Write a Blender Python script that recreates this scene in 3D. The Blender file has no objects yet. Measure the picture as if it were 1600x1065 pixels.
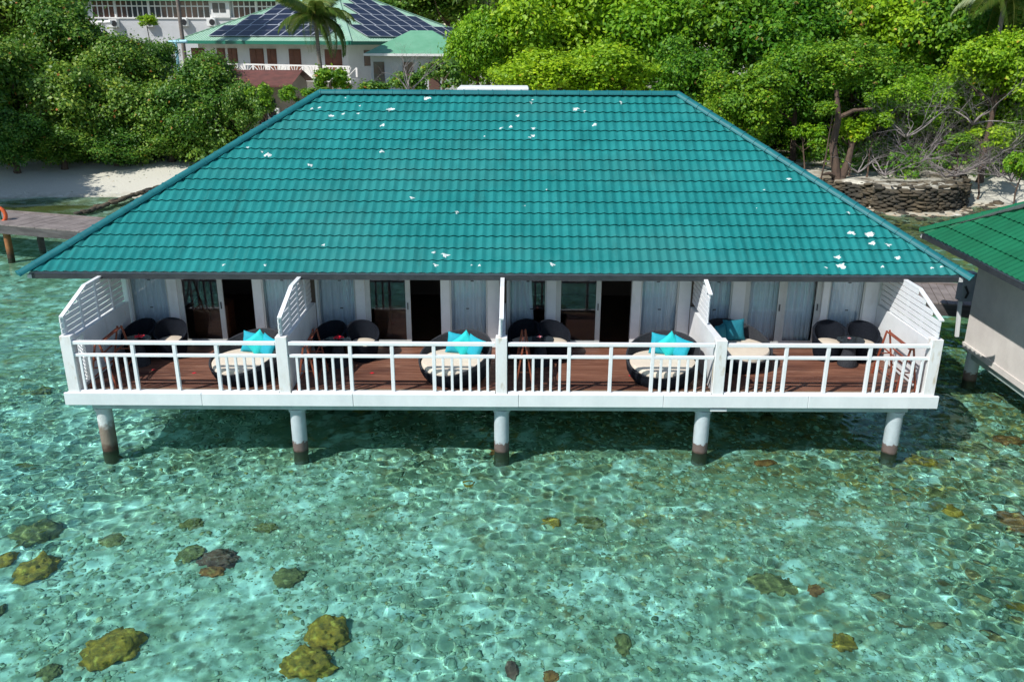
import bpy, bmesh, math, random
import numpy as np
from mathutils import Vector, Matrix, noise
PI = math.pi
rad = math.radians
random.seed(7)
RS = np.random.default_rng(11)
sc = bpy.context.scene
COL = sc.collection

# ------------------------------------------------------------------ camera, sky, sun, exposure
FPX, PITCH, ROLL = 1330.0, rad(19.39), rad(0.25)      # focal length in pixels of the 1600 px frame
CAM = Vector((0.21, 0.0, 8.17))
cd = bpy.data.cameras.new('camera')
cam = bpy.data.objects.new('camera', cd)
COL.objects.link(cam)
cd.sensor_width = 36.0
cd.lens = FPX / 1600 * 36
cd.clip_end = 3000
cam.location = CAM
cam.rotation_euler = (Matrix.Rotation(PI / 2 - PITCH, 4, 'X') @ Matrix.Rotation(ROLL, 4, 'Z')).to_euler()
sc.camera = cam

SUN_DIR = Vector((1.16, 1.0, -1.67)).normalized()      # the way the light travels
world = bpy.data.worlds.new('World')
sc.world = world
world.use_nodes = True
wn = world.node_tree
bg = wn.nodes['Background']
sky = wn.nodes.new('ShaderNodeTexSky')
sky.sky_type = 'NISHITA'
sky.sun_disc = False
sky.sun_elevation = math.asin(-SUN_DIR.z)
sky.sun_rotation = math.atan2(-SUN_DIR.x, -SUN_DIR.y)
sky.dust_density = 0.4
wn.links.new(sky.outputs[0], bg.inputs[0])
bg.inputs[1].default_value = 0.12
sl = bpy.data.lights.new('sun', 'SUN')
sl.energy = 4.75
sl.angle = rad(0.53)
sl.color = (1.0, 0.96, 0.9)
sl.cycles.is_caustics_light = True
sun = bpy.data.objects.new('sun', sl)
COL.objects.link(sun)
sun.rotation_euler = SUN_DIR.to_track_quat('-Z', 'Y').to_euler()
sun.location = (-30, -25, 45)
sc.view_settings.view_transform = 'Standard'
sc.view_settings.look = 'None'
sc.view_settings.exposure = 0.08
sc.view_settings.gamma = 1.0
sc.view_settings.use_curve_mapping = False
cy = sc.cycles
cy.use_denoising = True
cy.max_bounces = 8
cy.diffuse_bounces = 3
cy.glossy_bounces = 3
cy.transmission_bounces = 6
cy.transparent_max_bounces = 12
cy.sample_clamp_indirect = 6
cy.use_adaptive_sampling = True
cy.adaptive_threshold = 0.02


def ray(px, py):
    u, v = px - 800, py - 532.5
    c, s = math.cos(ROLL), math.sin(ROLL)
    u, v = u * c + v * s, -u * s + v * c
    return Vector((u, FPX * math.cos(PITCH) - v * math.sin(PITCH), -FPX * math.sin(PITCH) - v * math.cos(PITCH)))


def at_y(px, py, Y):
    d = ray(px, py)
    return CAM + d * (Y / d.y)


def at_z(px, py, z):
    d = ray(px, py)
    return CAM + d * ((z - CAM.z) / d.z)


def at_plane(px, py, p, n):
    d = ray(px, py)
    return CAM + d * ((p - CAM).dot(n) / d.dot(n))


# ------------------------------------------------------------------ materials
def lin(r, g, b):
    f = lambda c: c / 12.92 if c <= 0.04045 else ((c + 0.055) / 1.055) ** 2.4
    return (f(r / 255), f(g / 255), f(b / 255))


def mat(name, col, rough=0.6, var=None, scale=4.0, bump=0.0, bscale=30.0, metal=0.0, spec=0.5, stretch=None, amount=1.0,
        detail=5.0, lo=0.35, hi=0.65):
    """Principled material; colour runs between col and var along a world-position noise."""
    m = bpy.data.materials.new(name)
    m.use_nodes = True
    nt = m.node_tree
    p = nt.nodes['Principled BSDF']
    p.inputs['Roughness'].default_value = rough
    p.inputs['Metallic'].default_value = metal
    p.inputs['Specular IOR Level'].default_value = spec
    p.inputs['Base Color'].default_value = (*col, 1)
    geo = nt.nodes.new('ShaderNodeNewGeometry')
    mp = nt.nodes.new('ShaderNodeMapping')
    nt.links.new(geo.outputs['Position'], mp.inputs[0])
    if stretch:
        mp.inputs['Scale'].default_value = stretch
    if var is not None:
        n = nt.nodes.new('ShaderNodeTexNoise')
        n.inputs['Scale'].default_value = scale
        n.inputs['Detail'].default_value = detail
        n.inputs['Roughness'].default_value = 0.65
        nt.links.new(mp.outputs[0], n.inputs[0])
        r = nt.nodes.new('ShaderNodeMapRange')
        r.inputs[1].default_value = lo
        r.inputs[2].default_value = hi
        r.inputs[4].default_value = amount
        nt.links.new(n.outputs[0], r.inputs[0])
        mx = nt.nodes.new('ShaderNodeMix')
        mx.data_type = 'RGBA'
        mx.inputs[6].default_value = (*col, 1)
        mx.inputs[7].default_value = (*var, 1)
        nt.links.new(r.outputs[0], mx.inputs[0])
        nt.links.new(mx.outputs[2], p.inputs['Base Color'])
        m['mix'] = mx.name
    if bump:
        n2 = nt.nodes.new('ShaderNodeTexNoise')
        n2.inputs['Scale'].default_value = bscale
        n2.inputs['Detail'].default_value = 4
        nt.links.new(mp.outputs[0], n2.inputs[0])
        b = nt.nodes.new('ShaderNodeBump')
        b.inputs['Strength'].default_value = bump
        b.inputs['Distance'].default_value = 0.02
        nt.links.new(n2.outputs[0], b.inputs['Height'])
        nt.links.new(b.outputs[0], p.inputs['Normal'])
    return m


def add_layer(m, col, mask_fn, rough=None):
    """Lay one more colour over a material's base colour; mask_fn(nt, position socket) returns the mask socket."""
    nt = m.node_tree
    p = nt.nodes['Principled BSDF']
    geo = nt.nodes.new('ShaderNodeNewGeometry')
    mx = nt.nodes.new('ShaderNodeMix')
    mx.data_type = 'RGBA'
    inp = p.inputs['Base Color']
    if inp.links:
        nt.links.new(inp.links[0].from_socket, mx.inputs[6])
    else:
        mx.inputs[6].default_value = inp.default_value
    mx.inputs[7].default_value = (*col, 1)
    nt.links.new(mask_fn(nt, geo.outputs['Position']), mx.inputs[0])
    nt.links.new(mx.outputs[2], inp)


def noise_mask(scale, lo, hi, stretch=(1, 1, 1), detail=6, amount=1.0, offset=(0, 0, 0)):
    def f(nt, pos):
        mp = nt.nodes.new('ShaderNodeMapping')
        mp.inputs['Scale'].default_value = stretch
        mp.inputs['Location'].default_value = offset
        nt.links.new(pos, mp.inputs[0])
        n = nt.nodes.new('ShaderNodeTexNoise')
        n.inputs['Scale'].default_value = scale
        n.inputs['Detail'].default_value = detail
        nt.links.new(mp.outputs[0], n.inputs[0])
        r = nt.nodes.new('ShaderNodeMapRange')
        r.inputs[1].default_value = lo
        r.inputs[2].default_value = hi
        r.inputs[4].default_value = amount
        nt.links.new(n.outputs[0], r.inputs[0])
        return r.outputs[0]
    return f


def height_mask(z0, z1, wob=0.15, scale=6.0, amount=1.0):
    """1 below z0, 0 above z1, with a ragged edge."""
    def f(nt, pos):
        s = nt.nodes.new('ShaderNodeSeparateXYZ')
        nt.links.new(pos, s.inputs[0])
        n = nt.nodes.new('ShaderNodeTexNoise')
        n.inputs['Scale'].default_value = scale
        n.inputs['Detail'].default_value = 5
        nt.links.new(pos, n.inputs[0])
        a = nt.nodes.new('ShaderNodeMath')
        a.operation = 'MULTIPLY_ADD'
        nt.links.new(n.outputs[0], a.inputs[0])
        a.inputs[1].default_value = wob * 2
        nt.links.new(s.outputs[2], a.inputs[2])
        r = nt.nodes.new('ShaderNodeMapRange')
        r.inputs[1].default_value = z1 + wob
        r.inputs[2].default_value = z0 + wob
        r.inputs[3].default_value = 0
        r.inputs[4].default_value = amount
        nt.links.new(a.outputs[0], r.inputs[0])
        return r.outputs[0]
    return f


M = {}
M['white'] = mat('white_paint', (0.78, 0.80, 0.81), 0.55, (0.70, 0.73, 0.74), 2.5, 0.08, 40)
add_layer(M['white'], (0.50, 0.49, 0.45), noise_mask(3.0, 0.60, 0.78, (1.0, 1.0, 0.35), amount=0.55))
add_layer(M['white'], (0.55, 0.36, 0.16), noise_mask(5.0, 0.70, 0.78, (1.2, 1.2, 0.4), amount=0.5, offset=(5, 2, 3)))
M['rail_white'] = mat('gloss_white_paint', (0.82, 0.84, 0.85), 0.4, (0.76, 0.78, 0.80), 3.0)
M['fascia_white'] = mat('fascia_paint', (0.76, 0.80, 0.81), 0.5, (0.66, 0.71, 0.72), 1.6, 0.05, 30, stretch=(1, 1, 0.4))
add_layer(M['fascia_white'], (0.45, 0.33, 0.16), noise_mask(6.0, 0.72, 0.80, (1, 1, 0.3), amount=0.5))
M['post_white'] = mat('post_paint', (0.76, 0.77, 0.77), 0.6, (0.62, 0.60, 0.56), 3.0, 0.15, 50, stretch=(1, 1, 0.35), amount=0.7, lo=0.45, hi=0.75)
add_layer(M['post_white'], (0.42, 0.32, 0.16), noise_mask(6.0, 0.56, 0.70, (1, 1, 0.4), amount=0.65, offset=(3, 1, 7)))
M['beam'] = mat('painted_beam', (0.42, 0.52, 0.50), 0.6, (0.30, 0.38, 0.37), 2.0, 0.1, 30, stretch=(1, 1, 0.4))
add_layer(M['beam'], (0.16, 0.04, 0.015), noise_mask(1.5, 0.70, 0.735, (1, 1, 0.15), amount=0.9, offset=(2.2, 0, 0)))
M['teal'] = mat('teal_roof_paint', (0.007, 0.172, 0.170), 0.6, (0.014, 0.216, 0.213), 0.9, 0.12, 60, spec=0.22)
add_layer(M['teal'], (0.005, 0.125, 0.125), noise_mask(5.0, 0.48, 0.75, (1.0, 0.22, 0.22), amount=0.7))
add_layer(M['teal'], (0.05, 0.25, 0.25), noise_mask(20.0, 0.58, 0.75, amount=0.45, offset=(1, 4, 2)))
add_layer(M['teal'], (0.035, 0.20, 0.19), noise_mask(0.5, 0.50, 0.70, (0.6, 1, 1), amount=0.5, detail=3, offset=(3, 7, 0)))
add_layer(M['teal'], (0.012, 0.10, 0.095), noise_mask(2.2, 0.60, 0.78, (2.5, 0.35, 0.35), amount=0.55, offset=(8, 2, 0)))
M['cap'] = mat('teal_ridge_paint', (0.008, 0.125, 0.145), 0.5, (0.012, 0.16, 0.175), 2.0, spec=0.3)
add_layer(M['cap'], (0.11, 0.20, 0.23), noise_mask(9.0, 0.62, 0.78, amount=0.5))
M['green_roof'] = mat('green_roof_paint', (0.003, 0.105, 0.045), 0.65, (0.005, 0.14, 0.062), 1.0, 0.1, 60, spec=0.3)
M['dark_trim'] = mat('dark_gutter_paint', (0.022, 0.026, 0.032), 0.5, (0.04, 0.045, 0.05), 3.0)
M['underside'] = mat('dark_concrete_underside', (0.07, 0.075, 0.07), 0.8, (0.04, 0.045, 0.042), 3.0)
M['soffit'] = mat('soffit_board', (0.55, 0.56, 0.56), 0.7)
M['deck'] = mat('deck_wood', (0.120, 0.044, 0.026), 0.5, (0.25, 0.118, 0.075), 2.2, 0.2, 18, stretch=(0.35, 7, 1), spec=0.4)
add_layer(M['deck'], (0.06, 0.022, 0.016), noise_mask(1.1, 0.46, 0.66, (0.6, 2.0, 1), amount=0.8))
add_layer(M['deck'], (0.36, 0.20, 0.13), noise_mask(1.7, 0.60, 0.72, (0.5, 5.0, 1), amount=0.6, offset=(9, 3, 0)))
M['deck_edge'] = mat('weathered_deck_wood', (0.15, 0.095, 0.055), 0.6, (0.26, 0.17, 0.10), 2.5, 0.2, 18, stretch=(0.35, 7, 1))
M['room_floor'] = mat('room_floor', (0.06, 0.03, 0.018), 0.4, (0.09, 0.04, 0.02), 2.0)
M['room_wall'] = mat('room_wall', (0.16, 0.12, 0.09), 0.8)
M['brown_stand_in'] = mat('stand_in_brown', (0.07, 0.024, 0.010), 0.5, (0.11, 0.04, 0.016), 2.0, stretch=(1, 1, 5))
M['frame'] = mat('door_frame_paint', (0.60, 0.62, 0.60), 0.45, (0.52, 0.54, 0.52), 2.0)
M['dark_gap'] = mat('window_seal', (0.05, 0.05, 0.055), 0.6)
M['curtain'] = mat('sheer_curtain', (0.86, 0.90, 0.93), 0.85, (0.78, 0.84, 0.89), 3.0, stretch=(4, 1, 0.3))
M['rattan'] = mat('dark_rattan', (0.006, 0.008, 0.013), 0.75, (0.014, 0.017, 0.024), 40.0, 0.25, 90, spec=0.08)
M['rattan_back'] = mat('grey_rattan', (0.024, 0.027, 0.033), 0.75, (0.05, 0.053, 0.06), 40.0, 0.25, 90, spec=0.1)
M['cushion'] = mat('cream_cushion', (0.68, 0.60, 0.49), 0.8, (0.62, 0.54, 0.44), 5.0, 0.1, 60)
M['aqua'] = mat('aqua_fabric', (0.01, 0.56, 0.56), 0.75, (0.01, 0.50, 0.50), 6.0, 0.15, 60)
M['blue'] = mat('teal_blue_fabric', (0.005, 0.36, 0.46), 0.75, (0.005, 0.31, 0.41), 6.0, 0.15, 60)
M['teal_in_shade'] = mat('shade_darkened_fabric', (0.004, 0.17, 0.23), 0.8, (0.004, 0.14, 0.19), 6.0, 0.15, 60)  # shade on the rightmost daybed's pillows, put into the fabric colour
M['red'] = mat('red_petal', (0.62, 0.01, 0.03), 0.5)
M['pink'] = mat('pink_petal', (0.75, 0.35, 0.38), 0.5)
M['rack'] = mat('reddish_rack_wood', (0.30, 0.075, 0.035), 0.45, (0.22, 0.05, 0.025), 6.0)
M['table_glass'] = mat('dark_glass_top', (0.015, 0.018, 0.02), 0.06)
M['pile'] = mat('pile_paint', (0.50, 0.57, 0.60), 0.6, (0.40, 0.47, 0.50), 3.0, 0.2, 20)
add_layer(M['pile'], (0.38, 0.42, 0.44), noise_mask(7.0, 0.5, 0.7, (1, 1, 0.4), amount=0.5))
add_layer(M['pile'], (0.15, 0.11, 0.10), height_mask(0.19, 0.23, 0.13, 15.0))
add_layer(M['pile'], (0.055, 0.032, 0.02), height_mask(-0.02, 0.06, 0.08, 9.0))
M['pile_worn'] = mat('worn_pile_paint', (0.62, 0.68, 0.68), 0.7, (0.5, 0.52, 0.5), 3.0, 0.3, 20)
add_layer(M['pile_worn'], (0.22, 0.18, 0.14), height_mask(0.50, 0.66, 0.18, 9.0))
add_layer(M['pile_worn'], (0.07, 0.04, 0.025), height_mask(0.06, 0.2, 0.12, 9.0))
for k_ in ('pile', 'pile_worn'):
    add_layer(M[k_], (0.075, 0.06, 0.03), height_mask(-0.30, -0.08, 0.06, 6.0))
M['jetty'] = mat('weathered_jetty_wood', (0.16, 0.135, 0.125), 0.75, (0.26, 0.225, 0.21), 2.0, 0.25, 20, stretch=(1, 1, 1))
M['jetty_side'] = mat('dark_jetty_wood', (0.055, 0.05, 0.05), 0.7, (0.12, 0.11, 0.11), 2.5, stretch=(0.5, 0.5, 3))
M['jetty_pile'] = mat('timber_pile', (0.36, 0.15, 0.05), 0.7, (0.25, 0.09, 0.03), 4.0)
add_layer(M['jetty_pile'], (0.06, 0.035, 0.02), height_mask(0.15, 0.4, 0.1, 7.0))
M['concrete_pile'] = mat('dark_concrete_pile', (0.13, 0.12, 0.11), 0.8, (0.07, 0.06, 0.055), 4.0)
M['orange'] = mat('orange_plastic', (0.70, 0.13, 0.03), 0.45, (0.6, 0.1, 0.03), 5)
M['cream_wall'] = mat('cream_render', (0.74, 0.70, 0.66), 0.8, (0.64, 0.60, 0.57), 1.5, 0.1, 40)
add_layer(M['cream_wall'], (0.40, 0.36, 0.32), noise_mask(2.0, 0.60, 0.80, (1, 1, 0.3), amount=0.5))
M['stone'] = mat('coral_stone', (0.125, 0.098, 0.06), 0.9, (0.055, 0.045, 0.03), 1.1, 0.6, 25)
add_layer(M['stone'], (0.04, 0.038, 0.03), noise_mask(0.9, 0.46, 0.6, amount=0.85))
M['dark_stone'] = mat('wet_stone', (0.07, 0.06, 0.045), 0.8, (0.14, 0.12, 0.08), 3.0, 0.5, 25)
M['bwall'] = mat('pale_block_wall', (0.55, 0.56, 0.57), 0.8, (0.46, 0.47, 0.48), 0.5)
M['bwhite'] = mat('white_block_wall', (0.76, 0.75, 0.73), 0.7, (0.66, 0.65, 0.62), 0.6)
M['pane'] = mat('far_window_pane', (0.05, 0.055, 0.06), 0.12, (0.14, 0.075, 0.06), 0.25, lo=0.42, hi=0.58)
M['metal_green'] = mat('pale_green_metal', (0.36, 0.55, 0.42), 0.5, (0.28, 0.48, 0.36), 0.8, stretch=(1, 1, 1))
M['mid_green'] = mat('green_metal_sheet', (0.12, 0.33, 0.20), 0.5, (0.17, 0.40, 0.26), 0.7)
M['deep_green'] = mat('deep_green_gutter', (0.01, 0.14, 0.09), 0.5)
M['solar'] = mat('solar_cells', (0.006, 0.008, 0.022), 0.3, (0.010, 0.013, 0.032), 0.4, spec=0.3)
M['solar_frame'] = mat('panel_frame', (0.45, 0.48, 0.52), 0.35)
M['brown_door'] = mat('brown_door_wood', (0.20, 0.07, 0.035), 0.6, (0.13, 0.045, 0.025), 2)
M['brown_roof'] = mat('brown_roof_tile', (0.17, 0.06, 0.045), 0.7, (0.10, 0.04, 0.03), 2)
M['tan_wall'] = mat('tan_wall', (0.45, 0.36, 0.26), 0.8, (0.38, 0.30, 0.22), 1)
M['bark'] = mat('brown_bark', (0.13, 0.085, 0.06), 0.9, (0.06, 0.04, 0.03), 5.0, 0.5, 20, stretch=(1, 1, 0.3))
M['palm_bark'] = mat('grey_palm_bark', (0.24, 0.21, 0.18), 0.9, (0.13, 0.11, 0.10), 3.0, stretch=(1, 1, 6))
M['dead'] = mat('grey_dead_wood', (0.30, 0.27, 0.26), 0.9, (0.16, 0.14, 0.14), 6.0)
M['ac_white'] = mat('ac_casing', (0.72, 0.72, 0.70), 0.5)
M['black'] = mat('black_plastic', (0.015, 0.015, 0.017), 0.5)
M['blue_pipe'] = mat('pale_blue_pipe', (0.30, 0.62, 0.75), 0.4)
M['grey_box'] = mat('grey_meter_box', (0.30, 0.34, 0.38), 0.5, (0.22, 0.26, 0.30), 3)
M['dropping'] = mat('bird_dropping', (0.68, 0.72, 0.70), 0.8, (0.42, 0.56, 0.55), 14.0, lo=0.45, hi=0.65)


def leaf_mat(name, c0, c1, c2, rare, trans=0.35, rough=0.45):
    m = bpy.data.materials.new(name)
    m.use_nodes = True
    nt = m.node_tree
    p = nt.nodes['Principled BSDF']
    at = nt.nodes.new('ShaderNodeAttribute')
    at.attribute_name = 'tint'
    cr = nt.nodes.new('ShaderNodeValToRGB')
    e = cr.color_ramp.elements
    e[0].position, e[0].color = 0.0, (*c0, 1)
    e[1].position, e[1].color = 0.55, (*c1, 1)
    for pos, c in ((0.93, c2), (0.975, rare)):
        q = e.new(pos)
        q.color = (*c, 1)
    nt.links.new(at.outputs['Fac'], cr.inputs[0])
    oi = nt.nodes.new('ShaderNodeObjectInfo')
    hs = nt.nodes.new('ShaderNodeHueSaturation')
    mr = nt.nodes.new('ShaderNodeMapRange')
    mr.inputs[3].default_value = 0.485
    mr.inputs[4].default_value = 0.515
    nt.links.new(oi.outputs['Random'], mr.inputs[0])
    mv = nt.nodes.new('ShaderNodeMapRange')
    mv.inputs[3].default_value = 1.15
    mv.inputs[4].default_value = 0.85
    nt.links.new(oi.outputs['Random'], mv.inputs[0])
    nt.links.new(mr.outputs[0], hs.inputs['Hue'])
    nt.links.new(mv.outputs[0], hs.inputs['Value'])
    nt.links.new(cr.outputs[0], hs.inputs['Color'])
    nt.links.new(hs.outputs[0], p.inputs['Base Color'])
    p.inputs['Roughness'].default_value = rough
    tr = nt.nodes.new('ShaderNodeBsdfTranslucent')
    nt.links.new(hs.outputs[0], tr.inputs[0])
    mx = nt.nodes.new('ShaderNodeMixShader')
    mx.inputs[0].default_value = trans
    nt.links.new(p.outputs[0], mx.inputs[1])
    nt.links.new(tr.outputs[0], mx.inputs[2])
    nt.links.new(mx.outputs[0], nt.nodes['Material Output'].inputs[0])
    return m


M['leaf_dark'] = leaf_mat('dark_leaf', (0.045, 0.14, 0.014), (0.115, 0.26, 0.022), (0.32, 0.44, 0.05), (0.40, 0.16, 0.03), 0.30, 0.5)
M['leaf_bright'] = leaf_mat('bright_leaf', (0.11, 0.28, 0.008), (0.26, 0.47, 0.010), (0.40, 0.58, 0.015), (0.50, 0.36, 0.03), 0.38, 0.55)
M['leaf_mid'] = leaf_mat('mid_leaf', (0.045, 0.165, 0.008), (0.13, 0.30, 0.010), (0.30, 0.48, 0.015), (0.35, 0.2, 0.04), 0.36, 0.55)
M['frond'] = leaf_mat('palm_leaflet', (0.06, 0.14, 0.02), (0.13, 0.22, 0.035), (0.26, 0.27, 0.06), (0.35, 0.24, 0.08), 0.3)

# window glass: clear, with a mirror reflection that grows towards grazing angles
m = bpy.data.materials.new('window_glass')
m.use_nodes = True
nt = m.node_tree
nt.nodes.remove(nt.nodes['Principled BSDF'])
tr = nt.nodes.new('ShaderNodeBsdfTransparent')
tr.inputs[0].default_value = (0.95, 0.98, 0.99, 1)
gl = nt.nodes.new('ShaderNodeBsdfGlossy')
gl.inputs['Roughness'].default_value = 0.01
fr = nt.nodes.new('ShaderNodeFresnel')
fr.inputs[0].default_value = 1.52
mx = nt.nodes.new('ShaderNodeMixShader')
nt.links.new(fr.outputs[0], mx.inputs[0])
nt.links.new(tr.outputs[0], mx.inputs[1])
nt.links.new(gl.outputs[0], mx.inputs[2])
nt.links.new(mx.outputs[0], nt.nodes['Material Output'].inputs[0])
M['glass'] = m


# ------------------------------------------------------------------ helpers
class MB:
    """Collects geometry; build() links it as ONE mesh object."""
    def __init__(self):
        self.v, self.f, self.mi = [], [], []

    def add(self, vs, fs, mi=0):
        o = len(self.v)
        self.v += [tuple(p) for p in vs]
        self.f += [tuple(i + o for i in f) for f in fs]
        self.mi += [mi] * len(fs)
        return self

    def box(self, x0, y0, z0, x1, y1, z1, mi=0, mt=None, b=0.0):
        if b > 0:
            bm = bmesh.new()
            bmesh.ops.create_cube(bm, size=1)
            for v in bm.verts:
                v.co = Vector(((x0 + x1) / 2 + v.co.x * (x1 - x0), (y0 + y1) / 2 + v.co.y * (y1 - y0), (z0 + z1) / 2 + v.co.z * (z1 - z0)))
            bmesh.ops.bevel(bm, geom=bm.edges[:], offset=b, segments=1, affect='EDGES')
            bm.verts.ensure_lookup_table()
            vs = [v.co.copy() for v in bm.verts]
            fs = [tuple(v.index for v in f.verts) for f in bm.faces]
            bm.free()
        else:
            vs = [Vector(p) for p in ((x0, y0, z0), (x1, y0, z0), (x1, y1, z0), (x0, y1, z0), (x0, y0, z1), (x1, y0, z1), (x1, y1, z1), (x0, y1, z1))]
            fs = [(0, 3, 2, 1), (4, 5, 6, 7), (0, 1, 5, 4), (1, 2, 6, 5), (2, 3, 7, 6), (3, 0, 4, 7)]
        if mt is not None:
            vs = [mt @ v for v in vs]
        return self.add(vs, fs, mi)

    def bar(self, a, b, w, h, mi=0, up=Vector((0, 0, 1))):
        a, b = Vector(a), Vector(b)
        d = (b - a).normalized()
        if abs(d.dot(up)) > 0.98:
            up = Vector((0, 1, 0))
        s = d.cross(up).normalized() * w / 2
        t = s.cross(d).normalized() * h / 2
        vs = [a - s - t, a + s - t, a + s + t, a - s + t, b - s - t, b + s - t, b + s + t, b - s + t]
        return self.add(vs, [(0, 1, 2, 3), (7, 6, 5, 4), (1, 0, 4, 5), (2, 1, 5, 6), (3, 2, 6, 7), (0, 3, 7, 4)], mi)

    def tube(self, pts, rs, n=8, mi=0, caps=True):
        pts = [Vector(p) for p in pts]
        if not hasattr(rs, '__len__'):
            rs = [rs] * len(pts)
        vs, fs = [], []
        for i, p in enumerate(pts):
            d = (pts[min(i + 1, len(pts) - 1)] - pts[max(i - 1, 0)])
            d = d.normalized() if d.length > 1e-9 else Vector((0, 0, 1))
            up = Vector((0, 0, 1)) if abs(d.z) < 0.9 else Vector((1, 0, 0))
            a = d.cross(up).normalized()
            b = a.cross(d)
            for k in range(n):
                t = 2 * PI * k / n
                vs.append(p + (a * math.cos(t) + b * math.sin(t)) * rs[i])
        for i in range(len(pts) - 1):
            for k in range(n):
                fs.append((i * n + k, i * n + (k + 1) % n, (i + 1) * n + (k + 1) % n, (i + 1) * n + k))
        if caps:
            fs.append(tuple(range(n - 1, -1, -1)))
            fs.append(tuple((len(pts) - 1) * n + k for k in range(n)))
        return self.add(vs, fs, mi)

    def lathe(self, prof, n=24, mi=0, c=(0, 0, 0)):
        vs, fs = [], []
        for r, z in prof:
            for k in range(n):
                t = 2 * PI * k / n
                vs.append((c[0] + r * math.cos(t), c[1] + r * math.sin(t), c[2] + z))
        for i in range(len(prof) - 1):
            for k in range(n):
                fs.append((i * n + k, i * n + (k + 1) % n, (i + 1) * n + (k + 1) % n, (i + 1) * n + k))
        fs.append(tuple(range(n - 1, -1, -1)))
        fs.append(tuple((len(prof) - 1) * n + k for k in range(n)))
        return self.add(vs, fs, mi)

    def mesh(self, name, mats, smooth=False):
        me = bpy.data.meshes.new(name)
        me.from_pydata(self.v, [], self.f)
        for mm in (mats if isinstance(mats, (list, tuple)) else [mats]):
            me.materials.append(mm)
        if any(self.mi):
            me.polygons.foreach_set('material_index', self.mi)
        if smooth:
            me.shade_smooth()
            if smooth != 'all':
                me.set_sharp_from_angle(angle=rad(40))
        me.update()
        return me

    def build(self, name, mats, parent=None, loc=None, smooth=False, **kw):
        return link(name, self.mesh(name, mats, smooth), parent, loc, **kw)


def link(name, me, parent=None, loc=None, rot=None, scale=None, **props):
    o = bpy.data.objects.new(name, me)
    COL.objects.link(o)
    if parent is not None:
        o.parent = parent
    if loc is not None:
        o.location = loc
    if rot is not None:
        o.rotation_euler = rot
    if scale is not None:
        o.scale = scale
    for k, v in props.items():
        o[k] = v
    return o


def thing(name, label, cat, loc=(0, 0, 0), rz=0.0, group=None):
    o = link(name, None, None, loc, (0, 0, rz), label=label, category=cat)
    o.empty_display_size = 0.2
    if group:
        o['group'] = group
    return o


def dup(root, loc, rz, label=None, group=None):
    def cp(o, par):
        c = o.copy()
        COL.objects.link(c)
        c.parent = par
        for ch in kids.get(o.name, []):
            cp(ch, c)
        return c
    kids = {}
    for o in bpy.data.objects:
        if o.parent is not None:
            kids.setdefault(o.parent.name, []).append(o)
    r = cp(root, None)
    r.location = loc
    r.rotation_euler = (0, 0, rz)
    if label:
        r['label'] = label
    if group:
        r['group'] = group
    return r


def np_mesh(name, co, faces, mats, smooth=False, tint=None):
    """Fast mesh from arrays: faces is an (n, k) array."""
    me = bpy.data.meshes.new(name)
    nf, k = faces.shape
    me.vertices.add(len(co))
    me.vertices.foreach_set('co', np.ascontiguousarray(co, dtype=np.float32).ravel())
    me.loops.add(nf * k)
    me.loops.foreach_set('vertex_index', np.ascontiguousarray(faces, dtype=np.int32).ravel())
    me.polygons.add(nf)
    me.polygons.foreach_set('loop_start', np.arange(0, nf * k, k, dtype=np.int32))
    me.polygons.foreach_set('loop_total', np.full(nf, k, dtype=np.int32))
    for mm in (mats if isinstance(mats, (list, tuple)) else [mats]):
        me.materials.append(mm)
    if tint is not None:
        a = me.attributes.new('tint', 'FLOAT', 'FACE')
        a.data.foreach_set('value', np.ascontiguousarray(tint, dtype=np.float32))
    me.update(calc_edges=True)
    me.validate()
    if smooth:
        me.shade_smooth()
    return me


def smoothstep(a, b, x):
    t = np.clip((x - a) / (b - a), 0, 1)
    return t * t * (3 - 2 * t)


# value noise on arrays
_P = RS.random((256, 256))
def vnoise(x, y):
    xi, yi = np.floor(x).astype(int), np.floor(y).astype(int)
    fx, fy = x - xi, y - yi
    fx, fy = fx * fx * (3 - 2 * fx), fy * fy * (3 - 2 * fy)
    g = lambda a, b: _P[a % 256, b % 256]
    return (g(xi, yi) * (1 - fx) + g(xi + 1, yi) * fx) * (1 - fy) + (g(xi, yi + 1) * (1 - fx) + g(xi + 1, yi + 1) * fx) * fy
def fbm(x, y, o=4):
    s, a, t = 0, 0.5, 0
    for _ in range(o):
        s = s + a * vnoise(x, y)
        t += a
        x, y, a = x * 2.03 + 17.3, y * 2.03 + 5.1, a * 0.5
    return s / t

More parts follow.
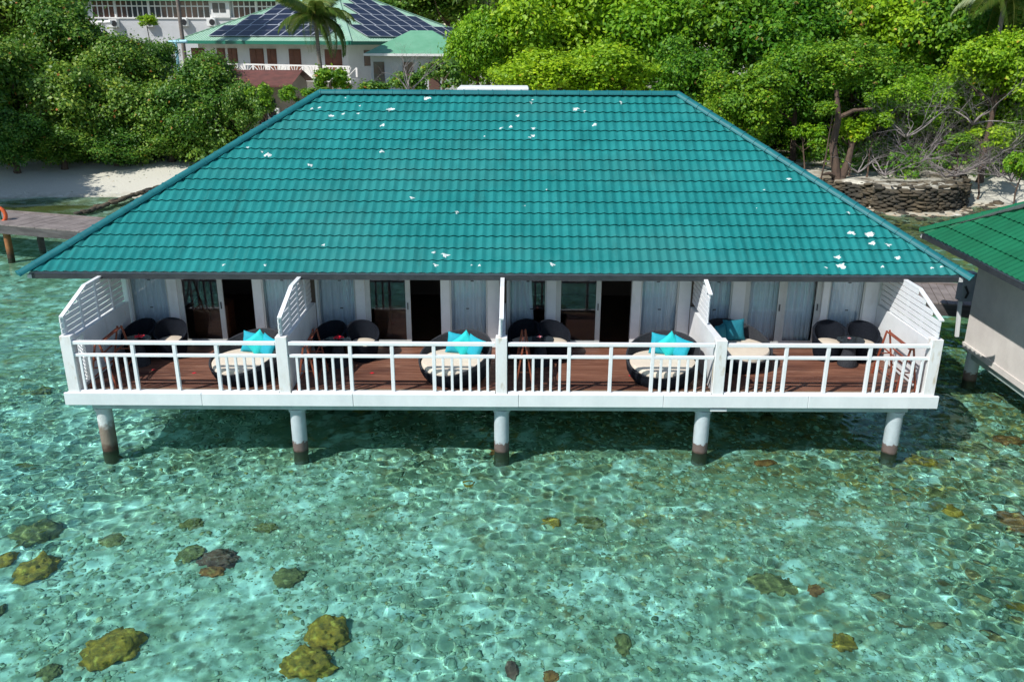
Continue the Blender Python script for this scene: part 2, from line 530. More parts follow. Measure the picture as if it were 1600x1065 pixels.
# ------------------------------------------------------------------ ground (seabed, beach, island) and sea
def ground_h(x, y):
    x, y = np.asarray(x, float), np.asarray(y, float)
    shore = 46.5 - 11.0 * smoothstep(-26, -34, x) + 2.0 * (fbm(x * 0.06 + 3, x * 0 + 2.5) - 0.5) - 3.0 * smoothstep(8, 16, x)
    d = y - shore
    bed = -0.66 + 0.22 * (fbm(x * 0.22, y * 0.22) - 0.5) + 0.13 * (fbm(x * 1.1 + 9, y * 1.1) - 0.5) + 0.05 * (fbm(x * 4 + 2, y * 4) - 0.5)
    bed = bed - 0.8 * smoothstep(-8, -14, x) * smoothstep(20, 26, y) * (1 - smoothstep(34, 40, y))
    sh = np.interp(d, [-22, -12, -5, 0, 7, 14, 40], [-1.0, -0.7, -0.28, 0.0, 0.95, 1.35, 1.6])
    sh = sh + 0.10 * (fbm(x * 0.5, y * 0.5) - 0.5) + 0.05 * (fbm(x * 2.5, y * 2.5) - 0.5)
    w = smoothstep(-22, -12, d)
    h = bed * (1 - w) + sh * w
    # the right bank is held up by the retaining wall: flat ground behind it, rocky shallows before it
    r = smoothstep(11.5, 13.0, x)
    wl = wall_line(x)
    bank = np.where(y > wl + 0.35, 1.22 + 0.12 * (fbm(x * .8, y * .8) - .5), np.interp(y - wl, [-16, -6, -0.5], [-0.75, -0.35, 0.03]) + 0.14 * (fbm(x * 1.5, y * 1.5) - 0.5))
    rb = smoothstep(23.6, 25.4, x)
    bank = np.maximum(bank, right_beach(x, y) + 0.08 * (fbm(x * .9, y * .9) - .5)) * rb + bank * (1 - rb)
    return h * (1 - r) + bank * r


WALL_PTS = [(12.5, 51.5), (14.5, 48.5), (16.6, 46.4), (18.3, 45.2), (19.3, 43.6), (20.9, 43.1), (22.8, 43.6), (24.2, 45.0), (25.3, 47.6), (26.5, 52.0), (60, 56.0)]
def right_beach(x, y):
    return np.interp(y - (45.2 - 0.12 * (x - 24)), [-14, -5, 0, 3.5, 9], [-0.75, -0.35, 0.02, 0.75, 1.5])
def wall_line(x):
    return np.interp(x, [p[0] for p in WALL_PTS], [p[1] for p in WALL_PTS])


def axis(segs):
    out = []
    for a, b, d0, d1 in segs:
        t = a
        while t < b - 1e-6:
            out.append(t)
            t += d0 + (d1 - d0) * (t - a) / (b - a)
    out.append(segs[-1][1])
    return np.array(out)


def sheet(name, xs, ys, z, m, smooth=True):
    X, Y = np.meshgrid(xs, ys)
    Z = z(X, Y)
    n, k = len(ys), len(xs)
    i = np.arange(n * k).reshape(n, k)
    q = np.stack([i[:-1, :-1], i[:-1, 1:], i[1:, 1:], i[1:, :-1]], -1).reshape(-1, 4)
    return np_mesh(name, np.stack([X, Y, Z], -1).reshape(-1, 3), q, m, smooth)


gm = mat('seabed_and_sand', (0.46, 0.47, 0.37), 0.9, (0.84, 0.85, 0.78), 0.9, 0.8, 7.0, lo=0.40, hi=0.62)
nt = gm.node_tree
def reef(scale, lo, hi, shift, amount=1.0, offset=(0, 0, 0)):
    """reef growth: a noise whose threshold falls towards the villa front and the right-hand side"""
    def f(nt, pos):
        s_ = nt.nodes.new('ShaderNodeSeparateXYZ')
        nt.links.new(pos, s_.inputs[0])
        rx = nt.nodes.new('ShaderNodeMapRange')
        rx.inputs[1].default_value, rx.inputs[2].default_value = -9, 11
        rx.inputs[3].default_value, rx.inputs[4].default_value = -shift, shift
        nt.links.new(s_.outputs[0], rx.inputs[0])
        ry = nt.nodes.new('ShaderNodeMapRange')
        ry.inputs[1].default_value, ry.inputs[2].default_value = 9.5, 17.5
        ry.inputs[3].default_value, ry.inputs[4].default_value = -shift * 0.6, shift * 0.9
        nt.links.new(s_.outputs[1], ry.inputs[0])
        mp = nt.nodes.new('ShaderNodeMapping')
        mp.inputs['Location'].default_value = offset
        nt.links.new(pos, mp.inputs[0])
        n = nt.nodes.new('ShaderNodeTexNoise')
        n.inputs['Scale'].default_value = scale
        n.inputs['Detail'].default_value = 9
        n.inputs['Roughness'].default_value = 0.68
        nt.links.new(mp.outputs[0], n.inputs[0])
        o = n.outputs[0]
        for q in (rx, ry):
            a = nt.nodes.new('ShaderNodeMath')
            nt.links.new(o, a.inputs[0])
            nt.links.new(q.outputs[0], a.inputs[1])
            o = a.outputs[0]
        r = nt.nodes.new('ShaderNodeMapRange')
        r.inputs[1].default_value, r.inputs[2].default_value, r.inputs[4].default_value = lo, hi, amount
        nt.links.new(o, r.inputs[0])
        return r.outputs[0]
    return f
add_layer(gm, (0.32, 0.28, 0.16), reef(0.8, 0.42, 0.58, 0.085, 0.85))
add_layer(gm, (0.24, 0.155, 0.065), reef(1.7, 0.53, 0.64, 0.10, 0.9, (4, 8, 1)))
add_layer(gm, (0.52, 0.28, 0.08), reef(2.6, 0.59, 0.68, 0.09, 0.8, (14, 2, 5)))
add_layer(gm, (0.24, 0.27, 0.19), noise_mask(3.4, 0.45, 0.56, amount=0.66, detail=10, offset=(2, 6, 0)))
add_layer(gm, (0.10, 0.09, 0.055), noise_mask(4.5, 0.54, 0.66, amount=0.75, detail=10, offset=(4, 1, 0)))
add_layer(gm, (0.86, 0.88, 0.82), noise_mask(1.6, 0.56, 0.66, amount=0.8, detail=8, offset=(1, 9, 0)))
# dry sand above the water line, leaf litter further in
def above(z0, z1):
    def f(nt, pos):
        s = nt.nodes.new('ShaderNodeSeparateXYZ')
        nt.links.new(pos, s.inputs[0])
        r = nt.nodes.new('ShaderNodeMapRange')
        r.inputs[1].default_value = z0
        r.inputs[2].default_value = z1
        nt.links.new(s.outputs[2], r.inputs[0])
        return r.outputs[0]
    return f
add_layer(gm, (0.56, 0.545, 0.46), above(-0.12, 0.15))
def shallows(nt, pos):
    a = above(-0.62, -0.42)(nt, pos)
    b = above(-0.02, -0.14)(nt, pos)
    c = noise_mask(0.35, 0.42, 0.55, (0.5, 1.6, 1), detail=7)(nt, pos)
    o = None
    for q in (a, b, c):
        if o is None:
            o = q
            continue
        mu = nt.nodes.new('ShaderNodeMath')
        mu.operation = 'MULTIPLY'
        nt.links.new(o, mu.inputs[0])
        nt.links.new(q, mu.inputs[1])
        o = mu.outputs[0]
    return o
add_layer(gm, (0.17, 0.14, 0.045), shallows)
def litter(nt, pos):
    a = above(0.95, 1.2)(nt, pos)
    b = noise_mask(1.0, 0.38, 0.58, detail=10, amount=0.9)(nt, pos)
    mu = nt.nodes.new('ShaderNodeMath')
    mu.operation = 'MULTIPLY'
    nt.links.new(a, mu.inputs[0])
    nt.links.new(b, mu.inputs[1])
    return mu.outputs[0]
add_layer(gm, (0.17, 0.135, 0.09), litter)
gx = axis([(-900, -60, 60, 6), (-60, -16, 1.2, 0.4), (-16, 30, 0.2, 0.2), (30, 70, 0.5, 3), (70, 900, 6, 60)])
gy = axis([(-300, 0, 30, 3), (0, 8, 1.5, 0.5), (8, 26, 0.18, 0.22), (26, 62, 0.25, 0.5), (62, 120, 2, 6), (120, 1500, 10, 120)])
ground = link('ground', sheet('ground', gx, gy, ground_h, gm), kind='structure')
ground.cycles.is_caustics_receiver = True

WV = []
for lam, amp, n, spread in ((2.4, 0.010, 5, 0.5), (1.15, 0.0060, 9, 0.7), (0.60, 0.0030, 14, 1.0), (0.36, 0.0026, 20, 1.3), (0.24, 0.0022, 28, 1.5)):
    for _ in range(n):
        a = RS.normal(rad(118), spread)
        l = lam * RS.uniform(0.72, 1.35)
        WV.append((a, 2 * PI / l, RS.uniform(0, 6.28), amp * RS.uniform(0.45, 1.0) * 0.62, lam))
def waves(X, Y):
    Z = np.zeros_like(X)
    far = smoothstep(24, 46, Y)
    side = smoothstep(14, 30, np.abs(X))
    wx = X + 0.5 * (fbm(X * 0.3, Y * 0.3) - 0.5)
    wy = Y + 0.5 * (fbm(X * 0.3 + 31, Y * 0.3 + 7) - 0.5)
    lull = 0.35 + 1.25 * smoothstep(0.25, 0.75, fbm(X * 0.2 + 5, Y * 0.2 + 11))
    for a, k, ph, A, lam in WV:
        g = 1.0 if lam > 2 else (1 - 0.65 * far) * (1 - 0.9 * side) if lam > 0.9 else (1 - far) * (1 - side)
        Z += A * g * lull * np.sin(k * (wx * math.cos(a) + wy * math.sin(a)) + ph)
    return Z
wm = bpy.data.materials.new('sea_water')
wm.use_nodes = True
nt = wm.node_tree
nt.nodes.remove(nt.nodes['Principled BSDF'])
g = nt.nodes.new('ShaderNodeBsdfGlass')
g.inputs['IOR'].default_value = 1.33
g.inputs['Roughness'].default_value = 0.0
geo = nt.nodes.new('ShaderNodeNewGeometry')
s = nt.nodes.new('ShaderNodeSeparateXYZ')
nt.links.new(geo.outputs['Position'], s.inputs[0])
r = nt.nodes.new('ShaderNodeMapRange')       # clearer water over the shallows by the beach
r.inputs[1].default_value = 30
r.inputs[2].default_value = 46
nt.links.new(s.outputs[1], r.inputs[0])
mx = nt.nodes.new('ShaderNodeMix')
mx.data_type = 'RGBA'
mx.inputs[6].default_value = (0.635, 0.985, 0.955, 1)
mx.inputs[7].default_value = (0.80, 0.97, 0.90, 1)
nt.links.new(r.outputs[0], mx.inputs[0])
nt.links.new(mx.outputs[2], g.inputs[0])
nt.links.new(g.outputs[0], nt.nodes['Material Output'].inputs[0])
wx = axis([(-400, -45, 40, 3), (-45, -12.5, 1.2, 0.06), (-12.5, 12.5, 0.05, 0.05), (12.5, 45, 0.06, 1.2), (45, 400, 3, 40)])
wy = axis([(-300, 3, 30, 0.6), (3, 8.5, 0.4, 0.05), (8.5, 21, 0.05, 0.055), (21, 53, 0.06, 0.22)])
sea = link('sea', sheet('sea', wx, wy, waves, wm), kind='structure')
sea.cycles.is_caustics_caster = True

# ------------------------------------------------------------------ tiled hip roofs
TW, WAMP, STEP = 0.2135, 0.031, 0.031
def wave_h(u):
    c = abs(math.cos(PI * u / TW + 0.25 * math.sin(2 * PI * u / TW)))
    return WAMP * (0.75 * c ** 0.8 + 0.25 * c * c)


class Slope:
    """One roof plane: o = eave corner, du = along the eave, run direction dr (plan), W = eave length, R = run, t = rise per run."""
    def __init__(self, o, du, dr, W, R, t, n):
        self.o, self.du, self.dr = Vector(o), Vector(du), Vector(dr)
        self.W, self.R, self.t, self.n = W, R, t, n
        self.S = R * math.sqrt(1 + t * t)
        self.ds = (self.dr + Vector((0, 0, t))).normalized()
        self.nrm = self.du.cross(self.ds)
        if self.nrm.z < 0:
            self.nrm = -self.nrm
        self.p = self.S / n

    def P(self, u, s, h):
        return self.o + self.du * u + self.ds * s + self.nrm * h

    def surf(self, u, s):
        return wave_h(u) + STEP * (1 - (s / self.p) % 1.0)

    def clampu(self, u, s):
        r = s / self.S * self.R
        return min(max(u, r), self.W - r)

    def tile(self, i, j, base=None, seg=8):
        """vertices and faces of one pressed tile; relative to base when it is given"""
        vs, fs = [], []
        for a, (sf, hh) in enumerate(((0.0, STEP - 0.028), (0.0, STEP), (1.08, -0.003))):
            s = (j + sf) * self.p
            if a == 0:
                s += 0.022
            for k in range(seg + 1):
                u = i * TW + TW * k / seg
                if base is None:
                    u = self.clampu(u, min(s, self.S))
                vs.append(self.P(u, s, wave_h(i * TW + TW * k / seg) + hh))
        n = seg + 1
        for a in range(2):
            for k in range(seg):
                fs.append((a * n + k, a * n + k + 1, (a + 1) * n + k + 1, (a + 1) * n + k))
        if base is not None:
            vs = [v - base for v in vs]
        return vs, fs

    def whole(self, i, j):
        r = (j + 1.0) * self.p / self.S * self.R
        return i * TW >= r and (i + 1) * TW <= self.W - r

    def empty(self, i, j):
        r = j * self.p / self.S * self.R
        return (i + 1) * TW <= r or i * TW >= self.W - r


def cap_run(a, b, up, m, roof, r=0.105, step=0.37, name='ridge_cap', droppings=False):
    a, b = Vector(a), Vector(b)
    d = (b - a)
    n = max(1, round(d.length / step))
    d = d / n
    q = d.normalized()
    s = q.cross(Vector(up)).normalized()
    w = s.cross(q).normalized()
    mb = MB()
    vs = []
    for e, rr in ((0.0, r * 1.10), (0.09, r * 1.10), (0.11, r), (1.05, r * 0.97)):
        for k in range(9):
            t = PI * k / 8
            vs.append(q * (d.length * e) + s * math.cos(t) * rr * 1.12 + w * (math.sin(t) * rr - 0.02))
    fs = [tuple(range(9))]
    for e in range(3):
        for k in range(8):
            fs.append((e * 9 + k, e * 9 + k + 1, (e + 1) * 9 + k + 1, (e + 1) * 9 + k))
    mb.add(vs, fs)
    me = mb.mesh(name, m, smooth=True)
    for i in range(n):
        link(name, me, roof, a + d * i)


def hip_roof(parent, cx, y0, W, D, ze, t, mtile, mcap, n_courses, single_faces, mt=None, single_budget=300, far_caps=True):
    """Hip roof over the plan rectangle; faces: 0 front, 1 right, 2 back, 3 left."""
    x0, x1, y1, R = cx - W / 2, cx + W / 2, y0 + D, D / 2
    A = [Vector((x0, y0, ze)), Vector((x1, y0, ze)), Vector((x1, y1, ze)), Vector((x0, y1, ze))]
    Rl, Rr = Vector((x0 + R, y0 + R, ze + R * t)), Vector((x1 - R, y0 + R, ze + R * t))
    off = Vector((0, 0, -0.05))
    mb = MB()
    vs = [a + off for a in A] + [Rl + off, Rr + off] + [a + off * 2.6 for a in A]
    mb.add(vs, [(0, 1, 5, 4), (1, 2, 5), (2, 3, 4, 5), (3, 0, 4), (9, 8, 7, 6)])
    mb.add([a + off for a in A] + [a + off * 2.6 for a in A], [(0, 4, 5, 1), (1, 5, 6, 2), (2, 6, 7, 3), (3, 7, 4, 0)])
    roof = mb.build('roof', M['soffit'], parent)
    faces = [Slope(A[0], (1, 0, 0), (0, 1, 0), W, R, t, n_courses), Slope(A[1], (0, 1, 0), (-1, 0, 0), D, R, t, n_courses),
             Slope(A[2], (-1, 0, 0), (0, -1, 0), W, R, t, n_courses), Slope(A[3], (0, -1, 0), (1, 0, 0), D, R, t, n_courses)]
    rest = MB()
    for fi, sl_ in enumerate(faces):
        single = single_budget if fi in single_faces else 0
        me = None
        ncol = int(math.ceil(sl_.W / TW))
        for j in range(n_courses):
            for i in range(ncol):
                if sl_.empty(i, j):
                    continue
                if single > 0 and sl_.whole(i, j):
                    b = sl_.P(i * TW, j * sl_.p, 0)
                    if me is None:
                        tb = MB()
                        tb.add(*sl_.tile(i, j, b))
                        me = tb.mesh('roof_tile', mtile, smooth=True)
                    link('roof_tile', me, roof, b)
                    single -= 1
                else:
                    vs, fs = sl_.tile(i, j)
                    rest.add(vs, fs)
    o = rest.build('roof_tiles_beyond', mtile, roof, smooth=True, kind='stuff')
    lift = Vector((0, 0, 0.045))
    cap_run(A[0] + lift + Vector((-.12, -.12, -.07)), Rl + lift, (0, 0, 1), mcap, roof)
    cap_run(A[1] + lift + Vector((.12, -.12, -.07)), Rr + lift, (0, 0, 1), mcap, roof)
    if far_caps:
        cap_run(A[2] + lift, Rr + lift, (0, 0, 1), mcap, roof)
        cap_run(A[3] + lift, Rl + lift, (0, 0, 1), mcap, roof)
    if (Rr - Rl).length > 0.3:
        cap_run(Rl + lift, Rr + lift, (0, 0, 1), mcap, roof)
    # gutter boards
    for a, b, nn in ((A[0], A[1], (0, -1)), (A[1], A[2], (1, 0)), (A[2], A[3], (0, 1)), (A[3], A[0], (-1, 0))):
        g_ = MB()
        d = (b - a).normalized()
        o_ = Vector((nn[0], nn[1], 0)) * 0.003
        g_.bar(a + o_ + d * 0.10 - Vector((nn[0], nn[1], 0)) * 0.02 + Vector((0, 0, -0.082)), b + o_ - d * 0.10 - Vector((nn[0], nn[1], 0)) * 0.02 + Vector((0, 0, -0.082)), 0.045, 0.105)
        g_.build('gutter_board', M['dark_trim'], roof)
    return roof, faces


# ================================================================== the villa over the water
DZ, YF, YB = 1.38, 16.0, 18.85          # deck level, front edge, window wall
XD = [-8.72, -4.40, 0.0, 4.40, 8.72]    # the five divider walls
villa = thing('water_villa', 'long white four unit villa on stilts under a teal tiled hip roof', 'villa', (0, 0, 0))
EZ, EY, EW, ED, ET = 3.42, 17.82, 20.25, 10.85, 0.628
roof, rf = hip_roof(villa, -0.16, EY, EW, ED, EZ, ET, M['teal'], M['cap'], 17, (0,))
fs0 = rf[0]

# bird droppings on the front slope, laid on the tiles
DROPS = [(668, 155, 11), (612, 172, 12), (598, 197, 9), (518, 182, 9), (537, 179, 7), (488, 172, 6), (499, 170, 6), (560, 178, 5), (563, 166, 4), (597, 238, 9),
         (486, 260, 8), (420, 243, 11), (410, 238, 5), (388, 232, 5), (900, 172, 12), (913, 176, 5), (830, 162, 5), (832, 157, 4), (809, 182, 8), (798, 200, 7),
         (783, 202, 5), (833, 202, 7), (833, 213, 8), (828, 217, 5), (928, 197, 8), (970, 162, 6), (644, 311, 8), (506, 384, 6), (696, 400, 10), (678, 396, 5),
         (681, 415, 7), (749, 416, 6), (737, 416, 3), (863, 414, 8), (1331, 366, 10), (1358, 367, 12), (1362, 381, 10), (1387, 384, 8), (1308, 403, 10), (1401, 404, 9),
         (1314, 416, 13), (1291, 420, 5), (1378, 418, 5), (1455, 420, 5), (1470, 418, 5), (1489, 419, 6), (415, 416, 6), (350, 415, 4), (1325, 334, 5), (1232, 282, 6),
         (540, 154, 4), (714, 334, 5), (854, 299, 3), (1193, 299, 3), (1182, 326, 2), (757, 215, 3), (820, 322, 3)]
for px, py, sz in DROPS:
    c = at_plane(px, py, fs0.o, fs0.nrm)
    u0, s0 = (c - fs0.o).dot(fs0.du), (c - fs0.o).dot(fs0.ds)
    rr = sz * 0.0155 * 0.40
    mb = MB()
    nb = random.choice((1, 2, 2, 3))
    for b in range(nb):
        cu, cs = u0 + (random.uniform(-1, 1) * rr * 1.1 if b else 0), s0 + (random.uniform(-1, 1) * rr * 0.9 if b else 0)
        q = rr * (random.uniform(0.35, 0.7) if b else random.uniform(0.8, 1.05))
        ph = random.uniform(0, 6)
        vs = [fs0.P(cu, cs, fs0.surf(cu, cs) + 0.008)]
        K = 14
        for ring in (0.5, 1.0):
            for k in range(K):
                t = 2 * PI * k / K
                w = q * ring * (1 + 0.35 * math.sin(3 * t + ph) + 0.22 * math.sin(5 * t + 2 * ph) + 0.15 * math.sin(8 * t))
                uu, ss = cu + math.cos(t) * w * 1.1 * (1 + 0.25 * math.sin(2 * t + ph * 3)), cs + math.sin(t) * w * (0.75 if math.sin(t) > 0 else 1.15)
                vs.append(fs0.P(uu, ss, fs0.surf(uu, ss) + (0.008 if ring < 1 else 0.003)))
        f = [(0, 1 + k, 1 + (k + 1) % K) for k in range(K)] + [(1 + k, 1 + K + k, 1 + K + (k + 1) % K, 1 + (k + 1) % K) for k in range(K)]
        mb.add(vs, f)
    mb.build('bird_dropping', M['dropping'], roof)

# white cover box on the rear slope, showing over the ridge
pa = at_y(716, 140, EY + ED / 2 + 0.7)
pb = at_y(826, 141, EY + ED / 2 + 0.7)
MB().box(pa.x, pa.y - 0.45, pa.z - 0.62, pb.x, pa.y + 0.9, pa.z + 0.07, b=0.02).build('rear_skylight_cover', M['white'], villa)

# body: side, rear and party walls, window wall pieces, room floor
YR = 23.3
ZC = 3.36
for x in (XD[0], XD[4]):
    MB().box(x - 0.09, YB + 0.12, 1.12, x + 0.09, YR, ZC).build('side_wall', M['white'], villa)
MB().box(XD[0] - 0.09, YR + 0.003, 1.12, XD[4] + 0.09, YR + 0.18, ZC).build('rear_wall', M['white'], villa)
for x in XD[1:4]:
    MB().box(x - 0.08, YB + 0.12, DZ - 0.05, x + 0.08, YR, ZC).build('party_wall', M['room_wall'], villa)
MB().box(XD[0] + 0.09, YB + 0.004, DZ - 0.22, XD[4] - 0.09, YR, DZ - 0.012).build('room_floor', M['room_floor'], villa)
MB().box(XD[0] - 0.09, EY + 0.05, ZC + 0.003, XD[4] + 0.09, YR + 0.18, ZC + 0.05).build('ceiling_board', M['soffit'], villa)
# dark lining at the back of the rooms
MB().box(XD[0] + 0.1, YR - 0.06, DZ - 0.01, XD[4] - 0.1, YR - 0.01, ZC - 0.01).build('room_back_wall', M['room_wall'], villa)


def pane_window(x0, x1, dark_side=None):
    """fixed window: frame part with a pane sub-part"""
    f = MB()
    w = 0.035
    f.box(x0, YB - 0.01, DZ + 0.02, x0 + w, YB + 0.06, ZC, b=0.004).box(x1 - w, YB - 0.01, DZ + 0.02, x1, YB + 0.06, ZC, b=0.004)
    f.box(x0 + w, YB - 0.008, DZ + 0.02, x1 - w, YB + 0.058, DZ + 0.09).box(x0 + w, YB - 0.008, ZC - 0.06, x1 - w, YB + 0.058, ZC)
    o = f.build('window', M['frame'], villa)
    MB().box(x0 + w, YB + 0.02, DZ + 0.09, x1 - w, YB + 0.028, ZC - 0.06).build('pane', M['glass'], o)
    for zz in (2.32, 2.98):
        xm = (x0 + x1) / 2 + random.uniform(-0.05, 0.1)
        MB().box(xm - 0.035, YB + 0.012, zz - 0.012, xm + 0.035, YB + 0.0185, zz + 0.012).build('glass_sticker', M['dark_gap'], o)


def door_leaf(x0, x1, y):
    f = MB()
    w = 0.115
    f.box(x0, y, DZ + 0.01, x0 + w, y + 0.045, ZC, b=0.004).box(x1 - w, y, DZ + 0.01, x1, y + 0.045, ZC, b=0.004)
    f.box(x0 + w, y + 0.002, DZ + 0.01, x1 - w, y + 0.043, DZ + 0.17).box(x0 + w, y + 0.002, ZC - 0.1, x1 - w, y + 0.043, ZC)
    o = f.build('sliding_door', M['frame'], villa)
    MB().box(x0 + w, y + 0.018, DZ + 0.17, x1 - w, y + 0.026, ZC - 0.1).build('pane', M['glass'], o)
    MB().box(x1 - w * 0.65, y - 0.02, 2.30, x1 - w * 0.45, y - 0.001, 2.46).build('door_handle', M['dark_gap'], o)
    return o


def curtain(x0, x1, y, label, z0=DZ + 0.04, z1=ZC - 0.02, lean=0.0, pulls=0.0):
    """pleated sheer curtain; pulls gathers its lower part sideways"""
    n = max(24, int((x1 - x0) * 60))
    vs, fs = [], []
    ph = random.uniform(0, 6)
    rows = 9
    for r_ in range(rows):
        t = r_ / (rows - 1)
        z = z1 + (z0 - z1) * t
        for k in range(n + 1):
            q = k / n
            x = x0 + (x1 - x0) * q + lean * t * q
            y_ = y + 0.028 * math.sin(q * (x1 - x0) * 52 + ph + 0.6 * math.sin(q * 9)) + 0.012 * math.sin(q * 23 + 2 * t)
            x += pulls * math.sin(PI * t) * (0.5 - q)
            vs.append((x, y_, z))
    for r_ in range(rows - 1):
        for k in range(n):
            a = r_ * (n + 1) + k
            fs.append((a, a + 1, a + n + 2, a + n + 1))
    for off in (1,):
        o = MB().add(vs, fs).build('curtain', M['curtain'], smooth='all', label=label.replace('of the third unit from the left', 'of the third unit'), category='curtain', group='sheer curtains behind the balcony windows')
        so = o.modifiers.new('thickness', 'SOLIDIFY')
        so.thickness = 0.004
    return o


UN = ['leftmost unit', 'second unit from the left', 'third unit from the left', 'rightmost unit']
for u in range(4):
    x0, x1 = XD[u] + 0.08, XD[u + 1] - 0.08
    mir = (u == 3)
    L = XD[u]
    if not mir:
        marks = [0.13, 1.00, 1.22, 2.26, 2.96, 3.17, 4.02]     # window, column, door leaf, opening, column, window
        w1, c1, d1, op, c2, w2 = (L + 0.13, L + 1.00), (L + 1.00, L + 1.22), (L + 1.22, L + 2.26), (L + 2.26, L + 2.96), (L + 2.96, L + 3.17), (L + 3.17, L + 4.04)
    else:
        w1, c1, d1, op, c2, w2 = (L + 0.13, L + 0.87), (L + 0.87, L + 1.17), (L + 1.17, L + 2.06), (L + 2.06, L + 2.95), (L + 2.95, L + 3.10), (L + 3.10, L + 3.92)
    for a, b in (c1, c2, (x0, w1[0]), (w2[1], x1)):
        MB().box(a, YB - 0.03, DZ, b, YB + 0.12, ZC, b=0.006).build('wall_pier', M['white'], villa)
    pane_window(*w1)
    pane_window(*w2)
    door_leaf(d1[0], d1[1], YB + 0.0)
    if mir:
        door_leaf(op[0] - 0.02, op[1], YB + 0.055)
    n = UN[u]
    if u == 2:
        curtain(w1[0], w1[0] + 0.50, YB + 0.17, 'pale curtain drawn half back behind the left window of the ' + n, lean=0.12)
    else:
        curtain(w1[0] - 0.04, w1[1] + 0.02, YB + 0.17, 'sheer pale curtain closed behind the left window of the ' + n)
    curtain(w2[0] - 0.02, w2[1] + 0.02, YB + 0.17, 'sheer pale curtain closed behind the right window of the ' + n, pulls=0.04)
    if mir:
        curtain(d1[0] + 0.08, d1[1] - 0.06, YB + 0.26, 'sheer white curtain behind the left glass door of the rightmost unit')
        curtain(op[0] + 0.06, op[1] - 0.08, YB + 0.26, 'sheer white curtain behind the right glass door of the rightmost unit')
    elif u < 2:  # made-up brown block, stands in for the brown shape seen in the glass
        t_ = thing('brown_stand_in', 'brown shape added behind the glass door of the ' + n, 'brown_stand_in', (d1[0] + 0.52, YB + 0.75, DZ - 0.01), group='added brown shapes behind the glass doors')
        MB().box(-0.42, -0.25, 0.06, 0.42, 0.25, 0.86, b=0.01).box(-0.38, -0.22, 0, 0.38, 0.22, 0.06).build('stand_in_body', M['brown_stand_in'], t_)
        MB().box(-0.40, -0.27, 0.10, -0.01, -0.252, 0.84).build('stand_in_front', M['brown_stand_in'], t_)
        MB().box(0.01, -0.27, 0.10, 0.40, -0.252, 0.84).build('stand_in_front', M['brown_stand_in'], t_)
    # deck with single boards; the run by the rail is the weathered walkway strip
    deck = MB().box(x0, YF + 0.06, DZ - 0.10, x1, YB - 0.04, DZ - 0.032).build('balcony_deck', M['dark_trim'], villa)
    nb = 25
    bw = (YB - 0.035 - (YF + 0.07)) / nb
    me = {}
    for k in range(nb):
        edge = k < 2
        if edge not in me:
            me[edge] = MB().box(0, 0.003, -0.03, x1 - x0 - 0.01, bw - 0.005, 0.0, b=0.003).mesh('deck_board', M['deck_edge' if edge else 'deck'])
        link('deck_board', me[edge], deck, (x0 + 0.005, YF + 0.07 + k * bw, DZ + random.uniform(-0.002, 0.002)))
    # beam under the deck joists
    # railing
    RT = 2.49
    rl = MB().box(x0 + (0.05 if u else 0.05), YF + 0.01, RT - 0.075, x1 - 0.05, YF + 0.085, RT, b=0.008).build('balcony_railing', M['rail_white'], villa)
    MB().box(x0 + 0.05, YF + 0.02, RT - 0.335, x1 - 0.05, YF + 0.075, RT - 0.27, b=0.006).build('middle_rail', M['rail_white'], rl)
    MB().box(x0 + 0.05, YF + 0.005, DZ, x1 - 0.05, YF + 0.09, DZ + 0.05, b=0.006).build('bottom_rail', M['rail_white'], rl)
    cx_ = (x0 + x1) / 2
    pm = MB().box(-0.036, 0, 0, 0.036, 0.062, RT - 0.077 - DZ - 0.052, b=0.006).mesh('rail_post', M['rail_white'])
    bm_ = MB().box(-0.026, 0, 0, 0.026, 0.045, RT - 0.337 - DZ - 0.052, b=0.005).mesh('baluster', M['rail_white'])
    for dx in (-0.84, 0.0, 0.84):
        link('rail_post', pm, rl, (cx_ + dx, YF + 0.017, DZ + 0.052))
    for s_ in (-1, 1):
        for k in range(1, 7):
            link('baluster', bm_, rl, (cx_ + s_ * (0.84 + 0.18 * k), YF + 0.026, DZ + 0.052))

# divider walls: solid lower wall, front newel post, slatted screen with a sloping top
def prism_yz(x0, x1, pts):
    n = len(pts)
    vs = [(x0, y, z) for y, z in pts] + [(x1, y, z) for y, z in pts]
    fs = [tuple(range(n - 1, -1, -1)), tuple(range(n, 2 * n))] + [(k, (k + 1) % n, n + (k + 1) % n, n + k) for k in range(n)]
    return MB().add(vs, fs)


